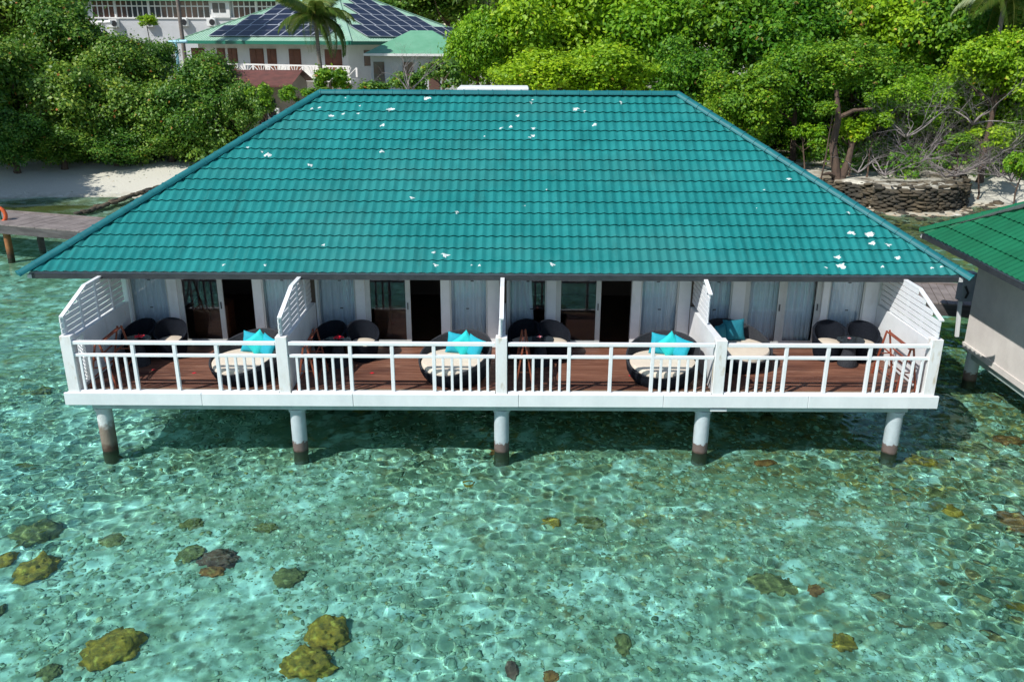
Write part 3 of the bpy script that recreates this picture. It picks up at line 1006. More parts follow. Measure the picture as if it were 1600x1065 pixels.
for i, x in enumerate(XD):
    hw = 0.07 if 0 < i < 4 else 0.075
    yf = YF + 0.02
    post_w = 0.115
    px0, px1 = (x - post_w, x + post_w) if 0 < i < 4 else ((x - 0.09, x + 0.14) if i == 0 else (x - 0.14, x + 0.09))
    setback = 0.55 if i == 3 else 0.0
    # solid part
    if i == 3:
        prof = [(yf + 0.18, DZ - 0.05), (YB - 0.032, DZ - 0.05), (YB - 0.032, 2.40), (yf + 0.18, 2.52)]
    else:
        prof = [(yf + 0.18, DZ - 0.05), (YB - 0.032, DZ - 0.05), (YB - 0.032, 2.47), (yf + 0.18, 2.50)]
    if i == 0:     # leave an opening for the lattice near the front
        dv = prism_yz(x - hw, x + hw, [(16.62, DZ - 0.05), (YB - 0.032, DZ - 0.05), (YB - 0.032, 2.47), (16.62, 2.49)])
        dv.box(x - hw, yf + 0.18, DZ - 0.05, x + hw, 16.617, DZ + 0.06)
        dv.v += [];
        dv2 = prism_yz(x - hw, x + hw, [(yf + 0.18, 2.44), (16.617, 2.44), (16.617, 2.49), (yf + 0.18, 2.50)])
        dv.add(dv2.v, dv2.f)
        wall = dv.build('divider_wall', M['white'], villa)
        lat = MB()
        a0, a1, b0, b1 = yf + 0.185, 16.61, DZ + 0.065, 2.44
        k = -20
        for sgn in (1, -1):
            for k in range(-14, 30):
                c0 = b0 + k * 0.085
                y_a, z_a, y_b, z_b = a0, c0, a1, c0 + sgn * (a1 - a0)
                # clip to the opening
                pts = []
                for y_, z_ in ((y_a, z_a), (y_b, z_b)):
                    pts.append([y_, z_])
                def clip(p, q):
                    if p[1] < b0:
                        if q[1] <= b0: return None
                        tt = (b0 - p[1]) / (q[1] - p[1]); return [p[0] + (q[0] - p[0]) * tt, b0]
                    if p[1] > b1:
                        if q[1] >= b1: return None
                        tt = (b1 - p[1]) / (q[1] - p[1]); return [p[0] + (q[0] - p[0]) * tt, b1]
                    return p
                P0, P1 = clip(pts[0], pts[1]), clip(pts[1], pts[0])
                if P0 and P1 and abs(P0[0] - P1[0]) > 0.03:
                    xx = x + (0.008 if sgn > 0 else -0.008)
                    lat.bar((xx, P0[0], P0[1]), (xx, P1[0], P1[1]), 0.022, 0.012)
        lat.build('lattice', M['white'], wall)
    else:
        wall = prism_yz(x - hw, x + hw, prof).build('divider_wall', M['white'], villa)
    # newel post
    if i == 3:
        ptop = 2.56
    else:
        ptop = 2.60
    MB().box(px0, yf - 0.03, DZ - 0.01, px1, yf + 0.18, ptop, b=0.008).build('newel_post', M['post_white'], villa)
    # slatted screen: level slats between uprights, cut off along the rising top line
    ys = yf + (1.28 if i == 3 else 0.03)
    top0 = 3.13 if i == 3 else 2.97
    ztop = lambda y: min(top0 + (y - ys) * 0.33, 3.32)
    zs_ = 2.475
    upr = MB()
    upr.box(x - 0.014, ys + 0.02, zs_, x + 0.014, ys + 0.12, top0 - 0.01)
    for yu in (ys + 0.75, ys + 1.45, ys + 2.15):
        if yu < YB - 0.2:
            upr.box(x - 0.014, yu, zs_, x + 0.014, yu + 0.07, ztop(yu) - 0.02)
    yk = ys + (3.32 - top0) / 0.33
    upr.bar((x, ys - 0.02, ztop(ys) + 0.012), (x, min(yk, YB - 0.05), ztop(min(yk, YB - 0.05)) + 0.012), 0.085, 0.03)
    if yk < YB - 0.1:
        upr.bar((x, yk, 3.335), (x, YB - 0.035, 3.335), 0.085, 0.03)
    scr = upr.build('slatted_screen', M['rail_white'], villa)
    k = 0
    while True:
        za = zs_ + 0.035 + k * 0.118
        zb_ = za + 0.096
        k += 1
        if zb_ > 3.32:
            break
        y_a = ys - 0.035 if zb_ < top0 else ys + (zb_ - top0) / 0.33 + 0.02
        if YB - 0.035 - y_a < 0.25:
            continue
        MB().box(x - 0.038, y_a, za, x - 0.0145, YB - 0.035, zb_).build('slat', M['rail_white'], scr)

# front fascia, beam, joists, floor slab, pillars
fx = [-8.90, -6.1, -3.02, 0.35, 3.3, 6.25, 8.90]
for a_, b_ in zip(fx[:-1], fx[1:]):
    dz_ = random.uniform(-0.003, 0.003)
    MB().box(a_ + 0.003, YF - 0.06 + random.uniform(-0.003, 0.003), 1.13 + dz_, b_ - 0.003, YF + 0.0, DZ + 0.02 + dz_, b=0.008).build('deck_fascia', M['fascia_white'], villa)
for s_ in (-1, 1):
    MB().box(s_ * 8.90 - (0.05 if s_ > 0 else 0), YF + 0.003, 1.13, s_ * 8.90 + (0 if s_ > 0 else 0.05), YB + 0.1, DZ - 0.02).build('deck_fascia', M['fascia_white'], villa)
MB().box(-8.42, YF + 0.05, 1.0, 8.36, YF + 0.27, 1.20, b=0.01).build('edge_beam', M['beam'], villa)
for yb in (19.2, 22.6):
    MB().box(-8.6, yb, 0.92, 8.6, yb + 0.25, 1.115).build('cross_beam', M['underside'], villa)
MB().box(-8.83, YF + 0.30, 1.12, 8.83, YR + 0.1, DZ - 0.225).build('floor_slab', M['underside'], villa)
for k, x in enumerate((-8.30, -4.26, 0.0, 4.2, 8.22)):
    m_ = M['pile_worn'] if k == 0 else M['pile']
    for y_ in (16.27, 19.32, 22.72):
        mb = MB()
        mb.tube([(x, y_, -1.6), (x, y_, -0.2), (x, y_, 0.98)], 0.157, 20)
        if y_ < 17:
            mb.tube([(x, y_, 0.90), (x, y_, 0.965)], 0.18, 20)
            cb = MB()
        pl = mb.build('pillar', m_, villa, smooth=True)
        pl.cycles.is_caustics_receiver = True
        if y_ < 17:
            MB().tube([(x, y_, 0.972), (x, y_, 1.0)], 0.15, 16).build('pillar_collar', M['dark_trim'], pl)
MB().box(4.28, YF - 0.01, 1.03, 4.62, YF + 0.045, 1.085, b=0.004).build('beam_bracket', M['rail_white'], villa)

# ------------------------------------------------------------------ balcony furniture
def rattan_chair(label, loc, rz, group):
    t_ = thing('tub_chair', label, 'chair', loc, rz, group)
    n = 40
    # shell: wall whose rim is high at the back (+y local) and low in front
    def rim(t):
        b = 0.5 + 0.5 * math.sin(t)
        return 0.40 + 0.40 * b ** 0.75
    vs, fs = [], []
    prof = [(0.27, 0.0), (0.31, 0.12), (0.345, 0.30)]
    for r_, z in prof:
        for k in range(n):
            t = 2 * PI * k / n
            vs.append((r_ * math.cos(t), r_ * math.sin(t), z))
    for q, e in ((0.5, 0.36), (1.0, 0.37), (1.0, 0.325), (0.4, 0.31)):
        for k in range(n):
            t = 2 * PI * k / n
            z = 0.30 + (rim(t) - 0.30) * q
            vs.append((e * math.cos(t), e * math.sin(t) + (0.03 * q if math.sin(t) > 0 else 0), z))
    for k in range(n):
        t = 2 * PI * k / n
        vs.append((0.30 * math.cos(t), 0.30 * math.sin(t), 0.30))
    R_ = len(vs) // n
    for a in range(R_ - 1):
        for k in range(n):
            fs.append((a * n + k, a * n + (k + 1) % n, (a + 1) * n + (k + 1) % n, (a + 1) * n + k))
    fs.append(tuple(range(n - 1, -1, -1)))
    fs.append(tuple((R_ - 1) * n + k for k in range(n)))
    MB().add(vs, fs).build('shell', M['rattan'], t_, smooth=True)
    MB().lathe([(0.27, 0.305), (0.295, 0.32), (0.295, 0.385), (0.26, 0.405), (0.05, 0.415)], 28, c=(0, -0.005, 0)).build('seat_cushion', M['cushion'], t_, smooth=True)
    return t_


def side_table(label, loc):
    t_ = thing('side_table', label, 'table', loc, 0, 'round tables between the tub chairs')
    MB().lathe([(0.21, 0), (0.22, 0.04), (0.15, 0.25), (0.12, 0.42), (0.17, 0.57)], 24).build('pedestal', M['rattan_back'], t_, smooth=True)
    MB().lathe([(0.295, 0.573), (0.30, 0.582), (0.30, 0.596), (0.295, 0.602)], 36).build('table_top', M['table_glass'], t_, smooth=True)
    return t_


def flower(label, loc, m_, r=0.105):
    t_ = thing('hibiscus_flower', label, 'flower', loc, random.uniform(0, 6), 'flowers laid on the tables')
    me = MB().add([(0, 0, 0), (r * .5, -r * .42, r * .42), (r * 1.05, -r * .35, r * .42), (r * 1.15, 0, r * .3), (r * 1.05, r * .35, r * .42), (r * .5, r * .42, r * .42), (r * .6, 0, r * .2)],
                  [(0, 1, 6), (1, 2, 6), (2, 3, 6), (3, 4, 6), (4, 5, 6), (5, 0, 6)]).mesh('petal', m_)
    for k in range(5):
        p = link('petal', me, t_, (0, 0, 0.006), (0, 0, 2 * PI * k / 5))
    MB().tube([(0, 0, 0), (0.006, 0, r * 1.1)], [0.006, 0.004], 6).build('stamen', M['red'], t_)
    return t_


def rim_h(t, t0):
    b = 0.5 + 0.5 * math.cos(t - t0)
    return 0.30 + 0.55 * b ** 0.9


def daybed(label, loc, back_dir):
    t_ = thing('daybed', label, 'daybed', loc, 0, 'round rattan daybeds on the balconies')
    n = 56
    R0 = 0.75
    vs, fs = [], []
    rings = []
    for r_, zf in ((0.60, 0.0), (0.68, 0.10), (0.74, 0.22), (0.75, 0.28)):
        rings.append([(r_ * math.cos(2 * PI * k / n), r_ * math.sin(2 * PI * k / n), zf) for k in range(n)])
    for q, rr in ((0.5, 0.765), (0.96, 0.775), (1.0, 0.76), (0.97, 0.74), (0.4, 0.72)):
        ring = []
        for k in range(n):
            t = 2 * PI * k / n
            z = 0.28 + (rim_h(t, back_dir) - 0.28) * q
            lean = 1 + 0.05 * q * max(0, math.cos(t - back_dir))
            ring.append((rr * lean * math.cos(t), rr * lean * math.sin(t), z))
        rings.append(ring)
    rings.append([(0.715 * math.cos(2 * PI * k / n), 0.715 * math.sin(2 * PI * k / n), 0.27) for k in range(n)])
    for ring in rings:
        vs += ring
    for a in range(len(rings) - 1):
        for k in range(n):
            fs.append((a * n + k, a * n + (k + 1) % n, (a + 1) * n + (k + 1) % n, (a + 1) * n + k))
    fs.append(tuple((len(rings) - 1) * n + k for k in range(n)))
    mi = []
    mb = MB()
    mb.add(vs, fs)
    mb.mi = [1 if (f[0] // n) >= 4 and len(f) == 4 else 0 for f in mb.f]
    mb.build('rattan_base', [M['rattan'], M['rattan_back']], t_, smooth=True)
    MB().lathe([(0.69, 0.275), (0.715, 0.30), (0.715, 0.38), (0.69, 0.415), (0.6, 0.43), (0.2, 0.435)], n).build('mattress', M['cushion'], t_, smooth=True)
    return t_


def pillow(label, loc, rot, m_, s=0.46, group='turquoise pillows on the daybeds'):
    n = 12
    vs, fs = [], []
    for side in (1, -1):
        for a in range(n + 1):
            for b in range(n + 1):
                u, v = a / n * 2 - 1, b / n * 2 - 1
                pin = 1 - 0.10 * (1 - abs(u) ** 2) * abs(v) ** 3 - 0.0
                pin2 = 1 - 0.10 * (1 - abs(v) ** 2) * abs(u) ** 3
                th = 0.085 * max(0, (1 - u ** 4) * (1 - v ** 4)) ** 0.6
                wr = 0.006 * math.sin(7 * u + 3 * v) * (1 - u * u) * (1 - v * v)
                vs.append((u * s / 2 * pin2, side * (th + wr), v * s / 2 * pin))
    o = (n + 1) ** 2
    for side in (0, 1):
        for a in range(n):
            for b in range(n):
                q = side * o + a * (n + 1) + b
                f = (q, q + 1, q + n + 2, q + n + 1)
                fs.append(f if side else f[::-1])
    p = MB().add(vs, fs).build('pillow', m_, loc=loc, smooth='all', label=label, category='pillow', group=group)
    p.rotation_euler = rot
    return p


def rack(label, loc, rz, spread=0.26):
    """folding wooden clothes horse: two hinged frames with long rails"""
    t_ = thing('drying_rack', label, 'rack', loc, rz, 'folding wooden racks beside the walls')
    L_ = 0.58
    for s_, nm in ((1, 'front'), (-1, 'rear')):
        leg = []
        for y_ in (-L_, L_):
            MB().bar((s_ * 0.02 + s_ * 0.015, y_ + s_ * 0.015, 0.98), (s_ * spread, y_ + s_ * 0.015, 0.0), 0.032, 0.032).build('leg', M['rack'], t_)
        for h in (0.95, 0.62, 0.22):
            xx = s_ * (0.02 + (spread - 0.02) * (1 - h / 0.98))
            MB().bar((xx, -L_, h), (xx, L_, h), 0.024, 0.024).build('rail', M['rack'], t_)
    for y_ in (-L_, L_):
        MB().bar((-spread * .55, y_ * 1.0 + 0.03, 0.45), (spread * .55, y_ + 0.03, 0.45), 0.018, 0.024).build('brace', M['rack'], t_)
    return t_


CG = 'black rattan tub chairs on the balconies'
rattan_chair('black rattan tub chair in the far left corner of the leftmost balcony', (-8.20, 18.12, DZ), -0.35, CG)
rattan_chair('black tub chair with cream cushion beside the red flower table on the leftmost balcony', (-7.50, 18.16, DZ), 0.35, CG)
side_table('round dark glass topped table with red flower on the leftmost balcony', (-8.02, 17.62, DZ))
flower('red hibiscus flower on the round table of the leftmost balcony', (-7.98, 17.66, DZ + 0.602), M['red'])
daybed('round daybed with pillows on the leftmost balcony', (-5.42, 16.92, DZ), rad(58))
rack('reddish folding wooden rack against the outer wall of the leftmost balcony', (-8.22, 16.80, DZ), 0.05)

rattan_chair('black tub chair in the left corner of the second balcony from the left', (-3.88, 18.02, DZ), -0.35, CG)
rattan_chair('black tub chair with cream cushion by the open door of the second balcony', (-3.14, 18.06, DZ), 0.35, CG)
side_table('round dark table with red flower on the second balcony from the left', (-3.62, 17.60, DZ))
flower('red hibiscus flower on the round table of the second balcony', (-3.60, 17.64, DZ + 0.602), M['red'])
daybed('round daybed with cream mattress and three turquoise pillows on the second balcony', (-1.00, 16.92, DZ), rad(58))
rack('reddish folding wooden rack behind the left posts of the second balcony', (-3.98, 16.66, DZ), 0.05, 0.22)

rattan_chair('black tub chair deepest in shade beside the central divider wall', (0.48, 18.18, DZ), -0.3, CG)
rattan_chair('black tub chair right of the pink flower table on the third balcony', (1.16, 18.14, DZ), 0.5, CG)
side_table('round dark table with pale pink flower on the third balcony', (0.84, 17.72, DZ))
flower('pale pink flower on the round table of the third balcony', (0.82, 17.80, DZ + 0.602), M['pink'], 0.06)
daybed('round daybed with three turquoise pillows on the third balcony', (3.40, 16.88, DZ), rad(68))
rack('shaded folding wooden rack beside the central divider wall', (0.46, 16.66, DZ), 0.0, 0.2)

rattan_chair('black tub chair with cream cushion left of the rightmost table', (7.38, 18.20, DZ), -0.25, CG)
rattan_chair('black tub chair in the right corner of the rightmost balcony', (8.12, 18.16, DZ), -0.15, CG)
side_table('round dark table with tall pedestal standing on the rightmost balcony', (7.70, 17.78, DZ))
flower('small pale flower on the round table of the rightmost balcony', (7.68, 17.82, DZ + 0.602), M['pink'], 0.035)
daybed('round daybed with two shaded blue pillows on the rightmost balcony', (5.20, 17.78, DZ), rad(122))
rack('sunlit red folding rack against the white wall of the rightmost balcony', (8.28, 16.72, DZ), 0.0, 0.22)

for cx_, nm, big in ((-5.42, 'leftmost daybed', 1), (-1.00, 'second daybed from the left', 1), (3.40, 'third daybed from the left', 1)):
    pillow('turquoise pillow leaning at the left back of the ' + nm, (cx_ + 0.02, 17.33, DZ + 0.63), (rad(-18), rad(8), rad(-6)), M['blue'])
    pillow('aqua pillow standing on its corner, middle of the ' + nm, (cx_ + 0.19, 17.18, DZ + 0.66), (rad(-24), rad(52), rad(-12)), M['aqua'], 0.45)
    pillow('turquoise blue pillow tilted at the right side of the ' + nm, (cx_ + 0.40, 17.12, DZ + 0.62), (rad(-22), rad(10), rad(-40)), M['blue'])
pillow('teal pillow coloured darker for shade, leaning against the divider on the rightmost daybed', (4.86, 17.98, DZ + 0.64), (rad(-12), rad(4), rad(52)), M['teal_in_shade'], 0.46, 'shaded pillows on the rightmost daybed')
pillow('square teal pillow coloured darker for shade, upright on the rightmost daybed', (5.22, 18.22, DZ + 0.66), (rad(-14), rad(-3), rad(4)), M['teal_in_shade'], 0.50, 'shaded pillows on the rightmost daybed')
for px, py, nm in ((240, 578, 'on the leftmost deck'), (303, 583, 'on the leftmost deck near the daybed'), (581, 583, 'on the second deck'), (985, 587, 'beside the third daybed')):
    c = at_z(px, py, DZ)
    o = MB().add([(-.05, 0, .008), (0, -.03, .004), (.06, 0, .015), (0, .035, .012)], [(0, 1, 2), (0, 2, 3)]).build('fallen_petal', M['red'], loc=c, label='single fallen red petal lying ' + nm, category='petal', group='fallen red petals')

# ------------------------------------------------------------------ jetty passing behind the villa
JA, JB = Vector((-21.03, 35.23, 1.4)), Vector((12.21, 24.76, 1.4))
jd = (JB - JA).normalized()
jn = Vector((jd.y, -jd.x, 0))       # towards the camera
JW = 2.15
jr = math.atan2(jd.y, jd.x)
jetty = thing('jetty', 'weathered grey plank jetty on piles running behind the teal roofed villa', 'jetty', JA)
jl = lambda a, b, z=0: jd * a + jn * b + Vector((0, 0, z))
bwid = 0.21
bme = MB().box(0, -JW, -0.045, bwid - 0.014, 0, 0, b=0.004).mesh('deck_board', M['jetty'])
mid = MB()
rm = Matrix.Rotation(jr, 4, 'Z')
a_ = -22.0
nsingle = 0
while a_ < 50:
    c = JA + jd * a_
    vis = (c.x < -10.5 and c.x > -28) or (7.5 < c.x < 17)
    if vis and nsingle < 300:
        link('deck_board', bme, jetty, jl(a_, 0, random.uniform(-0.004, 0.004)), (0, 0, jr + random.uniform(-0.004, 0.004)))
        nsingle += 1
    else:
        mid.box(a_, -JW, -0.045, a_ + bwid - 0.014, 0, 0, mt=rm)
    a_ += bwid
mid.build('deck_boards_beyond', M['jetty'], jetty, kind='stuff')
for b_ in (0.06, JW - 0.06):
    MB().box(-22, -b_ - 0.06, -0.36, 50, -b_ + 0.06, -0.048, mt=rm).build('side_beam', M['jetty_side'], jetty)
MB().box(-22, -0.05, 0.004, 50, 0.07, 0.05, mt=rm).build('edge_curb', M['jetty'], jetty)
for k, a_ in enumerate((-16, -10, -5.6, -1.8, 2.05, 8, 13, 18, 23, 28, 33, 37, 42, 47)):
    for b_ in (0.3, JW - 0.3):
        p0 = jl(a_, b_)
        mm = M['jetty_pile'] if a_ == 2.05 and b_ > 1 else M['concrete_pile']
        r_ = 0.13
        pl = MB().tube([p0 + Vector((0, 0, -3.2)), p0 + Vector((0, 0, -0.37))], r_, 12).build('pile', mm, jetty, smooth=True)
        pl.cycles.is_caustics_receiver = True
# life ring hanging at the left edge of the frame
rp = JA + jl(0.25 - 0.9, JW + 0.02, 0)
c = at_y(-3, 336, rp.y)
lr = thing('life_ring', 'orange life ring on a post at the left end of the jetty', 'life ring', c)
vs, fs = [], []
N1, N2 = 24, 10
for a in range(N1):
    for b in range(N2):
        t, p = 2 * PI * a / N1, 2 * PI * b / N2
        rr = 0.30 + 0.075 * math.cos(p)
        vs.append((rr * math.cos(t), 0.075 * math.sin(p), rr * math.sin(t)))
        fs.append((a * N2 + b, a * N2 + (b + 1) % N2, ((a + 1) % N1) * N2 + (b + 1) % N2, ((a + 1) % N1) * N2 + b))
MB().add(vs, fs).build('ring', M['orange'], lr, smooth='all')
MB().box(-0.04, 0.08, 1.38 - c.z, 0.04, 0.16, 0.5).build('post', M['deep_green'], lr)

# ------------------------------------------------------------------ neighbouring villa at the right edge
nb = thing('neighbour_villa', 'cream walled villa with a bright green tiled roof cut off by the right edge', 'villa', (10.62, 21.4, 0), rad(-1.6))
nroof, nf = hip_roof(nb, 4.6, -10.6, 9.2, 10.6, 3.62, 0.61, M['green_roof'], M['green_roof'], 14, (3,), single_budget=260)
MB().box(1.22, -9.4, 0.95, 8.0, -0.75, 3.56).build('outer_wall', M['cream_wall'], nb)
MB().box(1.19, -9.43, 0.80, 8.03, -0.72, 0.947).build('wall_plinth', M['cream_wall'], nb)
for y_ in (-0.95, -4.6, -8.6):
    for x_ in (1.42, 6.4):
        p = MB().tube([(x_, y_, -1.6), (x_, y_, 0.79)], 0.165, 20).build('pillar', M['pile'], nb, smooth=True)
        p.cycles.is_caustics_receiver = True
MB().box(1.3, -9.2, 0.60, 1.55, -0.9, 0.795).build('floor_beam', M['beam'], nb)
mbx = thing('meter_box', 'grey electrical box with a green plant shoot mounted on a slanting white post', 'meter box', (12.08, 21.5, 1.8))
MB().box(-0.17, -0.15, 0.0, 0.17, 0.12, 0.72, b=0.015).build('casing', M['grey_box'], mbx)
MB().box(-0.19, -0.17, 0.722, 0.19, 0.14, 0.76, b=0.01).build('cover', M['grey_box'], mbx)
MB().bar((-0.08, 0.0, -0.003), (-0.02, -0.05, -1.0), 0.08, 0.08).build('post', M['rail_white'], mbx)
MB().tube([(-0.10, -0.17, 0.42), (-0.02, -0.2, 0.25), (-0.05, -0.17, 0.1)], 0.03, 8).build('valve', M['black'], mbx)

# ------------------------------------------------------------------ seabed: coral heads, rubble, seagrass clumps
def ico(sub):
    bm = bmesh.new()
    bmesh.ops.create_icosphere(bm, subdivisions=sub, radius=1)
    v = np.array([x.co[:] for x in bm.verts])
    f = np.array([[q.index for q in x.verts] for x in bm.faces])
    bm.free()
    return v, f


def coral_mat(name, c0, c1, c2):
    m_ = mat(name, c0, 0.9, c1, 7.0, 1.0, 16.0)
    add_layer(m_, c2, noise_mask(9.0, 0.55, 0.7, amount=0.8, offset=(2, 5, 1)))
    return m_
M['coral_y'] = coral_mat('golden_coral', (0.66, 0.28, 0.03), (0.20, 0.10, 0.02), (0.85, 0.46, 0.08))
M['coral_o'] = coral_mat('olive_coral', (0.33, 0.22, 0.08), (0.12, 0.085, 0.035), (0.52, 0.38, 0.16))
M['coral_p'] = coral_mat('purple_brown_coral', (0.30, 0.11, 0.085), (0.13, 0.05, 0.04), (0.45, 0.22, 0.17))
M['coral_r'] = coral_mat('rusty_coral', (0.50, 0.15, 0.045), (0.18, 0.055, 0.02), (0.62, 0.30, 0.1))
ICO3 = ico(4)
def coral(px, py, wpx, hpx, key, label, lobes=3, tall=0.5):
    c = at_z(px, py, -0.42)
    z = float(ground_h(c.x, c.y))
    k = (c.y * math.cos(PITCH) + 9 * math.sin(PITCH)) / FPX
    rx, ry = wpx * k / 2 * (1.12 if px < 620 else 0.9), hpx * k / 2 * (1.75 if px < 620 else 1.45)
    v = ICO3[0]
    p = v.copy()
    dirs = RS.normal(size=(lobes * 3, 3))
    dirs /= np.linalg.norm(dirs, axis=1)[:, None]
    off = np.zeros(len(v))
    for d in dirs:
        off += 0.20 * np.exp(-6 * (1 - v @ d)) * RS.uniform(0.3, 1)
    s0 = RS.uniform(0, 50)
    fine = np.array([noise.noise(Vector(q * 2.6) + Vector((s0, 0, 0))) * 0.30 - abs(noise.noise(Vector(q * 5) + Vector((0, s0, 0)))) * 0.36 + noise.noise(Vector(q * 13) + Vector((0, s0, 0))) * 0.10 for q in v])
    r_ = 0.92 + off + fine
    p = v * r_[:, None] * np.array([rx, ry, min(0.38, (rx + ry) * tall * (0.8 if px < 620 else 0.5))])
    o = link('coral_head', np_mesh('coral_head', p, ICO3[1], M[key], True), loc=(c.x, c.y, z - 0.02), label=label, category='coral', group='coral heads on the seabed')
    o.cycles.is_caustics_receiver = True
    return o


coral(57, 842, 66, 40, 'coral_o', 'round olive coral head below the left end of the villa')
coral(62, 898, 58, 42, 'coral_y', 'ragged golden coral just below the round olive head at left')
coral(10, 882, 34, 24, 'coral_y', 'small golden coral cut by the left edge of the picture')
coral(178, 1020, 76, 52, 'coral_y', 'golden coral boulder standing alone near the bottom left', tall=0.6)
coral(512, 1000, 62, 44, 'coral_y', 'upper golden coral of the pair at bottom centre left', tall=0.6)
coral(480, 1046, 76, 40, 'coral_y', 'lower golden coral of the pair at bottom centre left', tall=0.6)
coral(342, 880, 60, 28, 'coral_p', 'purple brown coral lump left of the centre')
coral(333, 898, 34, 16, 'coral_r', 'small rusty coral touching the purple brown lump')
coral(452, 905, 50, 28, 'coral_o', 'flat pale olive coral right of the purple brown lump', tall=0.3)
coral(298, 872, 40, 26, 'coral_o', 'flat grey green coral left of the purple brown lump', tall=0.3)
coral(180, 851, 42, 20, 'coral_o', 'low olive coral right of the round olive head', tall=0.3)
coral(862, 819, 34, 20, 'coral_y', 'small golden coral below the central pillar')
coral(925, 822, 54, 26, 'coral_o', 'dark olive coral patch right of the small golden one', tall=0.3)
coral(1205, 918, 84, 40, 'coral_o', 'wide dark olive reef patch at lower right', tall=0.25)
coral(1272, 925, 36, 26, 'coral_r', 'rusty coral at the right end of the wide olive reef patch', tall=0.4)
coral(1315, 1008, 44, 30, 'coral_y', 'golden green coral near the bottom right')
coral(1590, 828, 60, 56, 'coral_r', 'large dark rusty coral cut by the right edge')
coral(1592, 955, 34, 20, 'coral_y', 'small golden coral cut by the right edge near the bottom')
coral(973, 1012, 30, 34, 'coral_o', 'narrow olive coral near the bottom centre right')
coral(733, 762, 22, 12, 'coral_y', 'tiny golden coral below the central pillar shadow edge')
coral(1490, 808, 34, 26, 'coral_y', 'golden brown coral left of the large rusty one')
coral(1462, 778, 40, 26, 'coral_o', 'brown coral between the rightmost pillar and the right edge')
coral(1575, 700, 56, 26, 'coral_r', 'red brown coral in the shallows at the right edge')
coral(1440, 730, 50, 26, 'coral_y', 'golden coral right beside the rightmost front pillar')
coral(1520, 712, 60, 24, 'coral_o', 'olive coral between pillar and right edge', tall=0.3)
coral(1196, 732, 40, 18, 'coral_r', 'low orange brown coral below the fourth pillar gap')
coral(775, 712, 34, 14, 'coral_r', 'brown growth at the foot of the central pillar')
coral(800, 1046, 24, 26, 'coral_p', 'dark purple coral at the bottom edge centre')
coral(860, 1058, 34, 20, 'coral_r', 'orange brown coral at the bottom edge right of centre')
coral(45, 737, 26, 12, 'coral_o', 'small olive coral left of the leftmost pillar', tall=0.3)
coral(42, 604, 30, 12, 'coral_o', 'small olive coral beside the left end of the villa', tall=0.3)
coral(60, 622, 40, 14, 'coral_o', 'oval olive coral beside the left end of the villa', tall=0.3)
coral(0, 965, 16, 26, 'coral_o', 'olive coral on the left edge near the bottom')
coral(80, 1056, 34, 24, 'coral_o', 'olive coral at the bottom left corner')
coral(415, 833, 34, 16, 'coral_o', 'small brown coral below the second pillar', tall=0.35)
coral(300, 826, 36, 20, 'coral_o', 'pair forming olive coral left of the small brown one', tall=0.3)

# rubble: loose stones and coral bits covering much of the bed
V1, F1 = ico(1)
def rubble(name, n, box, smin, smax, thr, m_, zoff=0.0, seedx=0.0, dens=0.45):
    X = RS.uniform(box[0], box[1], n * 3)
    Y = RS.uniform(box[2], box[3], n * 3)
    keep = fbm(X * dens + seedx, Y * dens + seedx * 2, 3) + 0.25 * smoothstep(2, 11, X) * 0.6 - 0.12 * smoothstep(-2, -9, X) > thr
    X, Y = X[keep][:n], Y[keep][:n]
    n = len(X)
    Z = ground_h(X, Y) + zoff
    s = RS.uniform(0, 1, n) ** 2.2 * (smax - smin) + smin
    a = RS.uniform(0, 2 * PI, n)
    sc3 = np.stack([s * RS.uniform(0.7, 1.4, n), s * RS.uniform(0.6, 1.1, n), s * RS.uniform(0.15, 0.5, n)], -1)
    jit = 1 + RS.uniform(-0.45, 0.45, (n, len(V1), 1))
    P = V1[None] * jit * sc3[:, None, :]
    ca, sa = np.cos(a)[:, None], np.sin(a)[:, None]
    x, y = P[..., 0] * ca - P[..., 1] * sa, P[..., 0] * sa + P[..., 1] * ca
    P = np.stack([x + X[:, None], y + Y[:, None], P[..., 2] + Z[:, None]], -1).reshape(-1, 3)
    F = (F1[None] + (np.arange(n) * len(V1))[:, None, None]).reshape(-1, 3)
    tint = np.repeat(RS.random(n), len(F1))
    o = link(name, np_mesh(name, P, F, m_, False, tint), kind='stuff', label={'coral_rubble': 'loose coral rubble and stones strewn over the seabed', 'reef_lumps': 'low olive reef lumps scattered through the rubble', 'coral_gravel': 'fine coral gravel scattered between the larger stones', 'shore_rocks': 'brown rocks in the shallows before the stone wall', 'beach_debris': 'pale bits of coral and shell washed up on the left beach'}[name], category='rubble')
    o.cycles.is_caustics_receiver = True
    return o


rm_ = bpy.data.materials.new('rubble_stone')
rm_.use_nodes = True
nt = rm_.node_tree
at = nt.nodes.new('ShaderNodeAttribute')
at.attribute_name = 'tint'
cr = nt.nodes.new('ShaderNodeValToRGB')
e = cr.color_ramp.elements
e[0].position, e[0].color = 0.0, (0.20, 0.20, 0.13, 1)
e[1].position, e[1].color = 1.0, (0.80, 0.80, 0.72, 1)
for p_, c_ in ((0.25, (0.32, 0.33, 0.22, 1)), (0.50, (0.46, 0.47, 0.35, 1)), (0.80, (0.66, 0.66, 0.56, 1)), (0.93, (0.40, 0.27, 0.10, 1))):
    q = e.new(p_)
    q.color = c_
nt.links.new(at.outputs['Fac'], cr.inputs[0])
nt.links.new(cr.outputs[0], nt.nodes['Principled BSDF'].inputs['Base Color'])
nt.nodes['Principled BSDF'].inputs['Roughness'].default_value = 0.9
M['rubble'] = rm_
M['reef'] = coral_mat('reef_rock', (0.34, 0.19, 0.08), (0.16, 0.09, 0.04), (0.50, 0.30, 0.13))
rubble('coral_rubble', 52000, (-13, 15, 8.3, 25), 0.012, 0.065, 0.40, rm_)
